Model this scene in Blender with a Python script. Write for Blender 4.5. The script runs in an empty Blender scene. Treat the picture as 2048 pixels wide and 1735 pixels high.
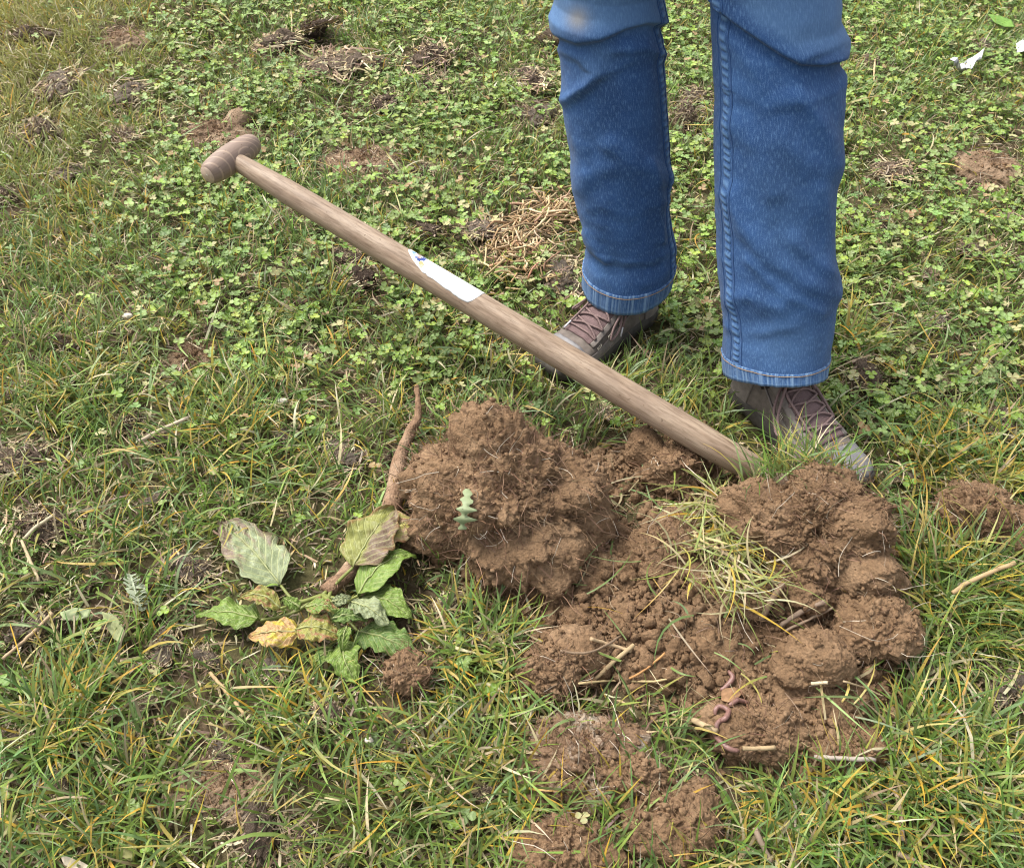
import bpy, bmesh, math
import numpy as np
from mathutils import Vector, Matrix

# ------------------------------------------------------------------ camera, sky, sun, exposure
scene = bpy.context.scene
FPX, PITCH, CAMH = 1740.0, math.radians(46.0), 1.12
cam_data = bpy.data.cameras.new('camera')
cam_data.sensor_fit = 'HORIZONTAL'
cam_data.sensor_width = 36.0
cam_data.lens = 36.0 * FPX / 2048.0
cam_data.clip_start = 0.02
cam_data.clip_end = 2000.0
cam = bpy.data.objects.new('camera', cam_data)
scene.collection.objects.link(cam)
cam.location = (0, 0, CAMH)
cam.rotation_euler = (math.pi / 2 - PITCH, 0, 0)
scene.camera = cam

SUN_EL, SUN_AZ = math.radians(58), math.radians(-55)      # azimuth measured from +Y towards +X
world = bpy.data.worlds.new('World')
scene.world = world
world.use_nodes = True
wn, wl = world.node_tree.nodes, world.node_tree.links
wn.clear()
sky = wn.new('ShaderNodeTexSky')
sky.sky_type = 'NISHITA'
sky.sun_disc = False
sky.sun_elevation = SUN_EL
sky.sun_rotation = SUN_AZ
sky.dust_density = 4.0
sky.ozone_density = 1.0
hs = wn.new('ShaderNodeHueSaturation')
hs.inputs['Saturation'].default_value = 0.30
bg = wn.new('ShaderNodeBackground')
bg.inputs['Strength'].default_value = 0.13
wo = wn.new('ShaderNodeOutputWorld')
wl.new(sky.outputs['Color'], hs.inputs['Color'])
wl.new(hs.outputs['Color'], bg.inputs['Color'])
wl.new(bg.outputs['Background'], wo.inputs['Surface'])
sun_data = bpy.data.lights.new('sun', 'SUN')
sun_data.energy = 1.5
sun_data.angle = math.radians(22)
sun_data.color = (1.0, 0.96, 0.9)
sun = bpy.data.objects.new('sun', sun_data)
scene.collection.objects.link(sun)
sd = Vector((math.sin(SUN_AZ) * math.cos(SUN_EL), math.cos(SUN_AZ) * math.cos(SUN_EL), math.sin(SUN_EL)))
sun.location = sd * 20
sun.rotation_euler = sd.to_track_quat('Z', 'Y').to_euler()
vs = scene.view_settings
vs.view_transform = 'Standard'
vs.look = 'None'
vs.gamma = 1.0
vs.exposure = 1.35
vs.use_curve_mapping = False
scene.cycles.max_bounces = 6
scene.cycles.diffuse_bounces = 3
scene.cycles.glossy_bounces = 2
scene.cycles.transmission_bounces = 3
scene.cycles.transparent_max_bounces = 4
scene.cycles.use_denoising = True
scene.cycles.filter_width = 1.1

# ------------------------------------------------------------------ camera geometry used to survey the place
FW = np.array([0, math.cos(PITCH), -math.sin(PITCH)])
UP = np.array([0, math.sin(PITCH), math.cos(PITCH)])
RT = np.array([1.0, 0, 0])
CAM = np.array([0, 0, CAMH])


def G(x, y, z=0.0):
    """point of the place at height z seen at photograph position x, y"""
    d = FW + RT * (x - 1024.0) / FPX - UP * (y - 867.5) / FPX
    return CAM + d * ((z - CAMH) / d[2])


def PX(P):
    q = np.asarray(P, float) - CAM
    w = np.maximum(q @ FW, 0.05)
    return 1024 + FPX * (q @ RT) / w, 867.5 - FPX * (q @ UP) / w, w


rng = np.random.default_rng(7)


# ------------------------------------------------------------------ noise
def _hash(ix, iy, iz, seed):
    h = (ix.astype(np.int64) * 374761393 + iy.astype(np.int64) * 668265263 + iz.astype(np.int64) * 2147483647 + seed * 974634533)
    h &= 0xFFFFFFFF
    h = ((h ^ (h >> 13)) * 1274126177) & 0xFFFFFFFF
    h = ((h ^ (h >> 16)) * 2246822519) & 0xFFFFFFFF
    return ((h ^ (h >> 15)) & 0xFFFFFF) / float(0xFFFFFF)


def vnoise(P, seed=0):
    P = np.asarray(P, float)
    I = np.floor(P).astype(np.int64)
    F = P - I
    F = F * F * (3 - 2 * F)
    r = 0
    for dx in (0, 1):
        wx = F[:, 0] if dx else 1 - F[:, 0]
        for dy in (0, 1):
            wy = F[:, 1] if dy else 1 - F[:, 1]
            for dz in (0, 1):
                wz = F[:, 2] if dz else 1 - F[:, 2]
                r = r + wx * wy * wz * _hash(I[:, 0] + dx, I[:, 1] + dy, I[:, 2] + dz, seed)
    return r * 2 - 1


def fbm(P, octv=4, seed=0, gain=0.5):
    a, s, r = 1.0, 0.0, 0
    P = np.asarray(P, float)
    for o in range(octv):
        r = r + a * vnoise(P * (2.03 ** o) + o * 17.3, seed + o)
        s += a
        a *= gain
    return r / s


def worley(P, seed=0):
    P = np.asarray(P, float)
    I = np.floor(P).astype(np.int64)
    best = np.full(len(P), 9.0)
    for dx in (-1, 0, 1):
        for dy in (-1, 0, 1):
            for dz in (-1, 0, 1):
                a, b, c = I[:, 0] + dx, I[:, 1] + dy, I[:, 2] + dz
                q = np.stack([a + _hash(a, b, c, seed), b + _hash(a, b, c, seed + 51), c + _hash(a, b, c, seed + 97)], 1)
                best = np.minimum(best, ((q - P) ** 2).sum(1))
    return np.sqrt(best)


def sstep(a, b, x):
    t = np.clip((x - a) / (b - a), 0, 1)
    return t * t * (3 - 2 * t)


def sdf_poly(x, y, poly):
    """signed distance to a polygon, negative inside"""
    poly = np.asarray(poly)
    d = np.full(x.shape, 1e9)
    inside = np.zeros(x.shape, bool)
    n = len(poly)
    for i in range(n):
        ax, ay = poly[i]
        bx, by = poly[(i + 1) % n]
        ex, ey = bx - ax, by - ay
        t = np.clip(((x - ax) * ex + (y - ay) * ey) / (ex * ex + ey * ey), 0, 1)
        d = np.minimum(d, (x - ax - t * ex) ** 2 + (y - ay - t * ey) ** 2)
        c = ((ay > y) != (by > y)) & (x < ex * (y - ay) / (ey if ey else 1e-9) + ax)
        inside ^= c
    return np.where(inside, -1, 1) * np.sqrt(d)


# ------------------------------------------------------------------ ground height
SOIL_PX = [(835, 1010), (900, 930), (1040, 880), (1180, 880), (1290, 850), (1400, 880), (1470, 945), (1600, 960), (1740, 990),
           (1800, 1090), (1800, 1180), (1830, 1270), (1815, 1400), (1770, 1480), (1690, 1530), (1560, 1570), (1490, 1530),
           (1420, 1440), (1330, 1385), (1200, 1390), (1050, 1390), (1040, 1300), (1070, 1220), (960, 1180), (880, 1110)]
SOIL = [tuple(G(a, b, 0.01)[:2]) for a, b in SOIL_PX]


def base_h(x, y):
    p = np.stack([x, y, np.zeros_like(x)], 1)
    near = 1.0 / (1.0 + (np.hypot(x, y) / 30.0) ** 2)
    return (0.022 * fbm(p * 2.2, 3, 3) + 0.006 * vnoise(p * 14, 9)) * near - 0.004


def soil_edge(x, y):
    p = np.stack([x, y, np.zeros_like(x)], 1)
    return sdf_poly(x, y, SOIL) + 0.030 * fbm(p * 9, 3, 21) + 0.010 * vnoise(p * 45, 23)


PIT = G(1300, 1010, 0)


def soil_h(x, y):
    """height of the loose soil above the turf"""
    e = soil_edge(x, y)
    p = np.stack([x, y, np.zeros_like(x)], 1)
    body = sstep(0.01, -0.09, e)
    h = -0.035 + 0.052 * sstep(0.02, -0.05, e)
    h = h + body * (0.020 * fbm(p * 7, 3, 31) + 0.013)
    h = h - 0.045 * np.exp(-(((x - PIT[0]) / 0.12) ** 2 + ((y - PIT[1]) / 0.09) ** 2))
    return h


def Hg(x, y):
    x = np.atleast_1d(np.asarray(x, float))
    y = np.atleast_1d(np.asarray(y, float))
    return base_h(x, y)


def Hs(x, y):
    """top of the ground or soil"""
    x = np.atleast_1d(np.asarray(x, float))
    y = np.atleast_1d(np.asarray(y, float))
    b = base_h(x, y)
    return np.maximum(b, b + soil_h(x, y))


def on(px, py, up=0.0):
    """point on the ground seen at px, py, lifted by up"""
    z = 0.0
    for _ in range(4):
        P = G(px, py, z + up)
        z = float(Hs(P[0], P[1])[0])
    return np.array([P[0], P[1], z + up])


# ------------------------------------------------------------------ mesh helpers
def mesh_from(name, V, tris=None, quads=None, col=None, uv=None, smooth=True):
    V = np.asarray(V, np.float32)
    me = bpy.data.meshes.new(name)
    nt = 0 if tris is None else len(tris)
    nq = 0 if quads is None else len(quads)
    me.vertices.add(len(V))
    me.vertices.foreach_set('co', V.ravel())
    parts, starts, base = [], [], 0
    if nt:
        parts.append(np.asarray(tris, np.int32).ravel())
        starts.append(np.arange(nt) * 3)
        base = nt * 3
    if nq:
        parts.append(np.asarray(quads, np.int32).ravel())
        starts.append(base + np.arange(nq) * 4)
    li = np.concatenate(parts)
    me.loops.add(len(li))
    me.loops.foreach_set('vertex_index', li)
    me.polygons.add(nt + nq)
    me.polygons.foreach_set('loop_start', np.concatenate(starts).astype(np.int32))
    me.update(calc_edges=True)
    if smooth:
        me.polygons.foreach_set('use_smooth', np.ones(nt + nq, bool))
    if col is not None:
        c = np.ones((len(V), 4), np.float32)
        c[:, :3] = col
        a = me.attributes.new('col', 'FLOAT_COLOR', 'POINT')
        a.data.foreach_set('color', c.ravel())
    if uv is not None:
        u = np.zeros((len(V), 3), np.float32)
        u[:, :2] = uv
        a = me.attributes.new('uvp', 'FLOAT_VECTOR', 'POINT')
        a.data.foreach_set('vector', u.ravel())
    return me


def obj(name, me, mat=None, parent=None, loc=None, rotz=None, scale=None, kind=None, label=None, cat=None, group=None):
    o = bpy.data.objects.new(name, me)
    scene.collection.objects.link(o)
    if mat is not None and me is not None and len(me.materials) == 0:
        me.materials.append(mat)
    if parent is not None:
        o.parent = parent
    if loc is not None:
        o.location = tuple(float(v) for v in loc)
    if rotz is not None:
        o.rotation_euler = (0, 0, float(rotz)) if np.isscalar(rotz) else tuple(rotz)
    if scale is not None:
        o.scale = (scale,) * 3 if np.isscalar(scale) else tuple(scale)
    if kind:
        o['kind'] = kind
    if label:
        o['label'] = label
    if cat:
        o['category'] = cat
    if group:
        o['group'] = group
    return o


class Soup:
    """collects pieces of one mesh"""
    def __init__(self):
        self.V, self.T, self.Q, self.C, self.U, self.n = [], [], [], [], [], 0

    def add(self, V, T=None, Q=None, C=None, U=None):
        V = np.asarray(V, float)
        self.V.append(V)
        if T is not None and len(T):
            self.T.append(np.asarray(T) + self.n)
        if Q is not None and len(Q):
            self.Q.append(np.asarray(Q) + self.n)
        self.C.append(np.broadcast_to(np.asarray((0.5, 0.5, 0.5) if C is None else C, float), (len(V), 3)))
        self.U.append(np.zeros((len(V), 2)) if U is None else np.asarray(U, float))
        self.n += len(V)

    def mesh(self, name, origin=None, smooth=True):
        V = np.concatenate(self.V)
        if origin is not None:
            V = V - np.asarray(origin)
        return mesh_from(name, V, np.concatenate(self.T) if self.T else None, np.concatenate(self.Q) if self.Q else None,
                         np.concatenate(self.C), np.concatenate(self.U), smooth)


def grid_quads(nr, nc, wrap=False):
    i, j = np.meshgrid(np.arange(nr - 1), np.arange(nc if wrap else nc - 1), indexing='ij')
    j2 = (j + 1) % nc
    return np.stack([i * nc + j, i * nc + j2, (i + 1) * nc + j2, (i + 1) * nc + j], -1).reshape(-1, 4)


def smooth_path(pts, n):
    """Catmull-Rom through pts"""
    P = np.asarray(pts, float)
    if len(P) == 2:
        return P[0] + (P[1] - P[0]) * np.linspace(0, 1, n)[:, None]
    E = np.concatenate([[2 * P[0] - P[1]], P, [2 * P[-1] - P[-2]]])
    t = np.linspace(0, len(P) - 1 - 1e-6, n)
    i = t.astype(int)
    f = (t - i)[:, None]
    a, b, c, d = E[i], E[i + 1], E[i + 2], E[i + 3]
    return 0.5 * (2 * b + (c - a) * f + (2 * a - 5 * b + 4 * c - d) * f ** 2 + (3 * b - a - 3 * c + d) * f ** 3)


def tube(P, R, n=8, cap=True):
    P = np.asarray(P, float)
    R = np.broadcast_to(np.asarray(R, float), (len(P),))
    T = np.gradient(P, axis=0)
    T /= np.linalg.norm(T, axis=1)[:, None] + 1e-12
    ref = np.array([0, 0, 1.0]) if abs(T[0, 2]) < 0.9 else np.array([1.0, 0, 0])
    N = np.cross(T[0], ref)
    N /= np.linalg.norm(N)
    ang = np.linspace(0, 2 * math.pi, n, endpoint=False)
    V, U = [], []
    L = 0
    for k in range(len(P)):
        N = N - T[k] * (N @ T[k])
        N /= np.linalg.norm(N) + 1e-12
        B = np.cross(T[k], N)
        if k:
            L += np.linalg.norm(P[k] - P[k - 1])
        V.append(P[k] + R[k] * (np.cos(ang)[:, None] * N + np.sin(ang)[:, None] * B))
        U.append(np.stack([ang / 6.2832, np.full(n, L)], 1))
    V = np.concatenate(V)
    U = np.concatenate(U)
    Q = grid_quads(len(P), n, True)
    T3 = []
    if cap:
        c0, c1 = len(V), len(V) + 1
        V = np.concatenate([V, [P[0], P[-1]]])
        U = np.concatenate([U, [[0, 0], [0, L]]])
        b = (len(P) - 1) * n
        for k in range(n):
            T3.append((c0, (k + 1) % n, k))
            T3.append((c1, b + k, b + (k + 1) % n))
    return V, np.array(T3, int).reshape(-1, 3), Q, U


def ico(level):
    bm = bmesh.new()
    bmesh.ops.create_icosphere(bm, subdivisions=level, radius=1.0)
    bm.verts.ensure_lookup_table()
    V = np.array([v.co[:] for v in bm.verts])
    T = np.array([[v.index for v in f.verts] for f in bm.faces])
    bm.free()
    return V / np.linalg.norm(V, axis=1)[:, None], T


ICO = {k: ico(k) for k in (1, 2, 3, 5, 6, 7)}


# ------------------------------------------------------------------ materials
def new_mat(name):
    m = bpy.data.materials.new(name)
    m.use_nodes = True
    nt = m.node_tree
    nt.nodes.clear()
    out = nt.nodes.new('ShaderNodeOutputMaterial')
    return m, nt, out


def N(nt, kind, **kw):
    n = nt.nodes.new(kind)
    for k, v in kw.items():
        if k in n.inputs:
            n.inputs[k].default_value = v
        else:
            setattr(n, k, v)
    return n


def ramp(nt, src, stops):
    r = nt.nodes.new('ShaderNodeValToRGB')
    el = r.color_ramp.elements
    while len(el) > 1:
        el.remove(el[-1])
    el[0].position = stops[0][0]
    el[0].color = (*stops[0][1], 1)
    for p, c in stops[1:]:
        e = el.new(p)
        e.color = (*c, 1)
    nt.links.new(src, r.inputs['Fac'])
    return r.outputs['Color']


def mixc(nt, fac, a, b, mode='MIX'):
    m = nt.nodes.new('ShaderNodeMix')
    m.data_type = 'RGBA'
    m.blend_type = mode
    for sock, v in ((m.inputs[0], fac), (m.inputs[6], a), (m.inputs[7], b)):
        if hasattr(v, 'links') or hasattr(v, 'is_linked'):
            nt.links.new(v, sock)
        else:
            sock.default_value = v if np.isscalar(v) else (*v, 1)
    return m.outputs[2]


def math_n(nt, op, a, b=None, c=None):
    m = nt.nodes.new('ShaderNodeMath')
    m.operation = op
    for i, v in enumerate((a, b, c)):
        if v is None:
            continue
        if np.isscalar(v):
            m.inputs[i].default_value = v
        else:
            nt.links.new(v, m.inputs[i])
    return m.outputs[0]


def plant_mat(name, rough=0.45, spec=0.35, trans=0.25, vary=0.25, chevron=False, veins=False):
    m, nt, out = new_mat(name)
    at = N(nt, 'ShaderNodeAttribute', attribute_name='col')
    tc = N(nt, 'ShaderNodeTexCoord')
    nz = N(nt, 'ShaderNodeTexNoise', Scale=120.0, Detail=3.0)
    nt.links.new(tc.outputs['Object'], nz.inputs['Vector'])
    v = ramp(nt, nz.outputs['Fac'], [(0.25, (1 - vary,) * 3), (0.75, (1 + vary,) * 3)])
    c = mixc(nt, 1.0, at.outputs['Color'], v, 'MULTIPLY')
    uvn = sep = None
    if chevron or veins:
        uvn = N(nt, 'ShaderNodeAttribute', attribute_name='uvp')
        sep = N(nt, 'ShaderNodeSeparateXYZ')
        nt.links.new(uvn.outputs['Vector'], sep.inputs[0])
    bump_src = None
    if chevron:                                            # pale crescent on every clover leaflet
        ax = math_n(nt, 'ABSOLUTE', sep.outputs['X'])
        s = math_n(nt, 'ADD', sep.outputs['Y'], math_n(nt, 'MULTIPLY', ax, -0.45))
        d = math_n(nt, 'ABSOLUTE', math_n(nt, 'SUBTRACT', s, 0.42))
        k = ramp(nt, d, [(0.0, (1, 1, 1)), (0.09, (0.8,) * 3), (0.16, (0, 0, 0))])
        c = mixc(nt, math_n(nt, 'MULTIPLY', k, 0.42), c, (0.36, 0.46, 0.22))
    if veins:
        ax = math_n(nt, 'ABSOLUTE', sep.outputs['X'])
        w1 = math_n(nt, 'SUBTRACT', math_n(nt, 'MULTIPLY', sep.outputs['Y'], 9.0), math_n(nt, 'MULTIPLY', ax, 3.2))
        nz2 = N(nt, 'ShaderNodeTexNoise', Scale=45.0, Detail=2.0)
        nt.links.new(tc.outputs['Object'], nz2.inputs['Vector'])
        w1 = math_n(nt, 'ADD', w1, math_n(nt, 'MULTIPLY', nz2.outputs['Fac'], 0.5))
        fr = math_n(nt, 'ABSOLUTE', math_n(nt, 'SUBTRACT', math_n(nt, 'FRACT', w1), 0.5))
        k1 = ramp(nt, fr, [(0.0, (1, 1, 1)), (0.06, (0.9,) * 3), (0.14, (0, 0, 0))])
        k2 = ramp(nt, ax, [(0.0, (1, 1, 1)), (0.035, (1, 1, 1)), (0.07, (0, 0, 0))])
        vo = N(nt, 'ShaderNodeTexVoronoi', Scale=230.0, feature='DISTANCE_TO_EDGE')
        nt.links.new(tc.outputs['Object'], vo.inputs['Vector'])
        k3 = ramp(nt, vo.outputs['Distance'], [(0.0, (0.45,) * 3), (0.12, (0, 0, 0))])
        k = mixc(nt, 1.0, mixc(nt, 1.0, k1, k2, 'LIGHTEN'), k3, 'LIGHTEN')
        pale = mixc(nt, 0.7, c, (0.46, 0.48, 0.20))
        c = mixc(nt, math_n(nt, 'MULTIPLY', k, 0.6), c, pale)
        bump_src = k
    p = N(nt, 'ShaderNodeBsdfPrincipled', Roughness=rough)
    p.inputs['Specular IOR Level'].default_value = spec
    nt.links.new(c, p.inputs['Base Color'])
    if bump_src is not None:
        b = N(nt, 'ShaderNodeBump', Strength=0.5, Distance=0.002)
        b.invert = True
        nt.links.new(bump_src, b.inputs['Height'])
        nt.links.new(b.outputs['Normal'], p.inputs['Normal'])
    if trans > 0:
        t = N(nt, 'ShaderNodeBsdfTranslucent')
        nt.links.new(c, t.inputs['Color'])
        mx = N(nt, 'ShaderNodeMixShader', Fac=trans)
        nt.links.new(p.outputs[0], mx.inputs[1])
        nt.links.new(t.outputs[0], mx.inputs[2])
        nt.links.new(mx.outputs[0], out.inputs['Surface'])
    else:
        nt.links.new(p.outputs[0], out.inputs['Surface'])
    return m


def soil_mat(name, dark, mid, light, scale=1.0, pale=None, rough=0.95):
    m, nt, out = new_mat(name)
    tc = N(nt, 'ShaderNodeTexCoord')
    n1 = N(nt, 'ShaderNodeTexNoise', Scale=14.0 * scale, Detail=6.0, Roughness=0.65)
    n2 = N(nt, 'ShaderNodeTexNoise', Scale=170.0 * scale, Detail=5.0, Roughness=0.7)
    n3 = N(nt, 'ShaderNodeTexVoronoi', Scale=240.0 * scale)
    for n in (n1, n2, n3):
        nt.links.new(tc.outputs['Object'], n.inputs['Vector'])
    c1 = ramp(nt, n1.outputs['Fac'], [(0.3, dark), (0.5, mid), (0.72, light)])
    c2 = ramp(nt, n2.outputs['Fac'], [(0.3, (0.6, 0.58, 0.56)), (0.5, (1, 1, 1)), (0.75, (1.4, 1.36, 1.3))])
    c = mixc(nt, 1.0, c1, c2, 'MULTIPLY')
    if pale is not None:
        n4 = N(nt, 'ShaderNodeTexNoise', Scale=22.0, Detail=5.0, Roughness=0.75)
        nt.links.new(tc.outputs['Object'], n4.inputs['Vector'])
        c = mixc(nt, ramp(nt, n4.outputs['Fac'], [(0.5, (0, 0, 0)), (0.68, (1, 1, 1))]), c, pale)
    p = N(nt, 'ShaderNodeBsdfPrincipled', Roughness=rough)
    p.inputs['Specular IOR Level'].default_value = 0.15
    nt.links.new(c, p.inputs['Base Color'])
    hsum = math_n(nt, 'ADD', n2.outputs['Fac'], math_n(nt, 'MULTIPLY', n3.outputs['Distance'], -0.6))
    b = N(nt, 'ShaderNodeBump', Strength=0.9, Distance=0.003)
    nt.links.new(hsum, b.inputs['Height'])
    nt.links.new(b.outputs['Normal'], p.inputs['Normal'])
    nt.links.new(p.outputs[0], out.inputs['Surface'])
    return m


def plain_mat(name, color, rough=0.7, spec=0.3, vary=0.25, scale=60.0, bump=0.3, metal=0.0, attr=False, bdist=0.002):
    m, nt, out = new_mat(name)
    tc = N(nt, 'ShaderNodeTexCoord')
    nz = N(nt, 'ShaderNodeTexNoise', Scale=scale, Detail=5.0, Roughness=0.65)
    nt.links.new(tc.outputs['Object'], nz.inputs['Vector'])
    v = ramp(nt, nz.outputs['Fac'], [(0.28, (1 - vary,) * 3), (0.72, (1 + vary,) * 3)])
    if attr:
        at = N(nt, 'ShaderNodeAttribute', attribute_name='col')
        c = mixc(nt, 1.0, at.outputs['Color'], v, 'MULTIPLY')
    else:
        c = mixc(nt, 1.0, color, v, 'MULTIPLY')
    p = N(nt, 'ShaderNodeBsdfPrincipled', Roughness=rough, Metallic=metal)
    p.inputs['Specular IOR Level'].default_value = spec
    nt.links.new(c, p.inputs['Base Color'])
    b = N(nt, 'ShaderNodeBump', Strength=bump, Distance=bdist)
    nt.links.new(nz.outputs['Fac'], b.inputs['Height'])
    nt.links.new(b.outputs['Normal'], p.inputs['Normal'])
    nt.links.new(p.outputs[0], out.inputs['Surface'])
    return m


def ground_mat():
    m, nt, out = new_mat('turf_earth')
    tc = N(nt, 'ShaderNodeTexCoord')
    n1 = N(nt, 'ShaderNodeTexNoise', Scale=3.0, Detail=6.0, Roughness=0.7)
    n2 = N(nt, 'ShaderNodeTexNoise', Scale=90.0, Detail=5.0, Roughness=0.75)
    n3 = N(nt, 'ShaderNodeTexNoise', Scale=600.0, Detail=2.0)
    for n in (n1, n2, n3):
        nt.links.new(tc.outputs['Object'], n.inputs['Vector'])
    earth = ramp(nt, n2.outputs['Fac'], [(0.3, (0.045, 0.030, 0.018)), (0.5, (0.085, 0.060, 0.036)), (0.7, (0.15, 0.115, 0.07))])
    moss = ramp(nt, n2.outputs['Fac'], [(0.3, (0.040, 0.042, 0.016)), (0.6, (0.085, 0.088, 0.030)), (0.8, (0.17, 0.15, 0.07))])
    c = mixc(nt, ramp(nt, n1.outputs['Fac'], [(0.40, (0, 0, 0)), (0.60, (0.85,) * 3)]), earth, moss)
    p = N(nt, 'ShaderNodeBsdfPrincipled', Roughness=0.95)
    p.inputs['Specular IOR Level'].default_value = 0.1
    nt.links.new(c, p.inputs['Base Color'])
    b = N(nt, 'ShaderNodeBump', Strength=0.8, Distance=0.004)
    nt.links.new(math_n(nt, 'ADD', n2.outputs['Fac'], math_n(nt, 'MULTIPLY', n3.outputs['Fac'], 0.4)), b.inputs['Height'])
    nt.links.new(b.outputs['Normal'], p.inputs['Normal'])
    nt.links.new(p.outputs[0], out.inputs['Surface'])
    return m


def wood_mat(name, rings=False):
    """ash wood, grain along uv y (metres)"""
    m, nt, out = new_mat(name)
    at = N(nt, 'ShaderNodeAttribute', attribute_name='uvp')
    tc = N(nt, 'ShaderNodeTexCoord')
    mp = N(nt, 'ShaderNodeMapping')
    mp.inputs['Scale'].default_value = (34.0, 5.0, 1.0)
    nt.links.new(at.outputs['Vector'], mp.inputs['Vector'])
    g = N(nt, 'ShaderNodeTexNoise', Scale=1.6, Detail=6.0, Roughness=0.6)
    nt.links.new(mp.outputs['Vector'], g.inputs['Vector'])
    mp2 = N(nt, 'ShaderNodeMapping')
    mp2.inputs['Scale'].default_value = (150.0, 14.0, 1.0)
    nt.links.new(at.outputs['Vector'], mp2.inputs['Vector'])
    g2 = N(nt, 'ShaderNodeTexNoise', Scale=1.5, Detail=4.0, Roughness=0.7)
    nt.links.new(mp2.outputs['Vector'], g2.inputs['Vector'])
    d = N(nt, 'ShaderNodeTexNoise', Scale=9.0, Detail=5.0, Roughness=0.6)
    nt.links.new(tc.outputs['Object'], d.inputs['Vector'])
    c = ramp(nt, g.outputs['Fac'], [(0.30, (0.185, 0.125, 0.082)), (0.48, (0.275, 0.200, 0.138)), (0.60, (0.33, 0.25, 0.178)), (0.75, (0.26, 0.18, 0.118))])
    c = mixc(nt, 1.0, c, ramp(nt, g2.outputs['Fac'], [(0.36, (0.66, 0.62, 0.58)), (0.52, (1, 1, 1)), (0.7, (1.14, 1.12, 1.08))]), 'MULTIPLY')
    c = mixc(nt, ramp(nt, d.outputs['Fac'], [(0.50, (0, 0, 0)), (0.72, (0.55,) * 3)]), c, (0.17, 0.12, 0.088))
    if rings:
        w = N(nt, 'ShaderNodeTexWave', Scale=26.0, Distortion=5.0, Detail=1.5)
        w.wave_type = 'RINGS'
        w.rings_direction = 'X'
        w.inputs['Detail Scale'].default_value = 0.5
        nt.links.new(tc.outputs['Object'], w.inputs['Vector'])
        c = mixc(nt, 0.75, c, (0.215, 0.152, 0.122))
        c = mixc(nt, ramp(nt, w.outputs['Fac'], [(0.86, (0, 0, 0)), (0.97, (0.6,) * 3)]), c, (0.40, 0.29, 0.21))
    # scattered dirt specks
    sp = N(nt, 'ShaderNodeTexNoise', Scale=160.0, Detail=2.0)
    nt.links.new(tc.outputs['Object'], sp.inputs['Vector'])
    c = mixc(nt, ramp(nt, sp.outputs['Fac'], [(0.70, (0, 0, 0)), (0.74, (0.7,) * 3)]), c, (0.10, 0.06, 0.035))
    p = N(nt, 'ShaderNodeBsdfPrincipled', Roughness=0.55)
    p.inputs['Specular IOR Level'].default_value = 0.3
    nt.links.new(c, p.inputs['Base Color'])
    b = N(nt, 'ShaderNodeBump', Strength=0.35, Distance=0.0008)
    nt.links.new(g2.outputs['Fac'], b.inputs['Height'])
    nt.links.new(b.outputs['Normal'], p.inputs['Normal'])
    nt.links.new(p.outputs[0], out.inputs['Surface'])
    return m


def denim_mat(name, hem=False):
    """uvp x: metres round the leg, y: metres up the leg; col red: wear"""
    m, nt, out = new_mat(name)
    at = N(nt, 'ShaderNodeAttribute', attribute_name='uvp')
    wear = N(nt, 'ShaderNodeAttribute', attribute_name='col')
    sep = N(nt, 'ShaderNodeSeparateColor')
    nt.links.new(wear.outputs['Color'], sep.inputs[0])

    def st(sx, sy, det=4.0, rough=0.6):
        mp = N(nt, 'ShaderNodeMapping')
        mp.inputs['Scale'].default_value = (sx, sy, 1)
        nt.links.new(at.outputs['Vector'], mp.inputs['Vector'])
        n = N(nt, 'ShaderNodeTexNoise', Scale=1.0, Detail=det, Roughness=rough)
        nt.links.new(mp.outputs['Vector'], n.inputs['Vector'])
        return n.outputs['Fac']
    slub = st(560.0, 105.0)
    weave = st(1500.0, 900.0, 2.0)
    cloud = st(16.0, 9.0, 4.0)
    pale = (0.115, 0.215, 0.38)
    c = ramp(nt, cloud, [(0.3, (0.012, 0.038, 0.115)), (0.55, (0.018, 0.056, 0.160)), (0.75, (0.028, 0.080, 0.205))])
    c = mixc(nt, math_n(nt, 'MULTIPLY', ramp(nt, slub, [(0.50, (0, 0, 0)), (0.66, (1, 1, 1))]), 0.48), c, pale)
    c = mixc(nt, math_n(nt, 'MULTIPLY', ramp(nt, weave, [(0.45, (0, 0, 0)), (0.72, (1, 1, 1))]), 0.40), c, (0.13, 0.24, 0.42))
    wn_ = math_n(nt, 'MULTIPLY', sep.outputs[0], math_n(nt, 'ADD', 0.55, math_n(nt, 'MULTIPLY', slub, 0.8)))
    c = mixc(nt, math_n(nt, 'MINIMUM', wn_, 0.9), c, (0.115, 0.215, 0.37))
    c = mixc(nt, math_n(nt, 'MULTIPLY', sep.outputs[1], 0.75), c, (0.24, 0.20, 0.13))      # earth rubbed into the knee
    if hem:
        bars = st(170.0, 3.0, 3.0, 0.7)
        c = mixc(nt, ramp(nt, bars, [(0.46, (0, 0, 0)), (0.66, (0.8,) * 3)]), c, (0.22, 0.33, 0.46))
    p = N(nt, 'ShaderNodeBsdfPrincipled', Roughness=0.85)
    p.inputs['Specular IOR Level'].default_value = 0.12
    p.inputs['Sheen Weight'].default_value = 0.08
    nt.links.new(c, p.inputs['Base Color'])
    b = N(nt, 'ShaderNodeBump', Strength=0.45, Distance=0.0012)
    nt.links.new(math_n(nt, 'ADD', slub, math_n(nt, 'MULTIPLY', weave, 0.8)), b.inputs['Height'])
    nt.links.new(b.outputs['Normal'], p.inputs['Normal'])
    nt.links.new(p.outputs[0], out.inputs['Surface'])
    return m


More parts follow.
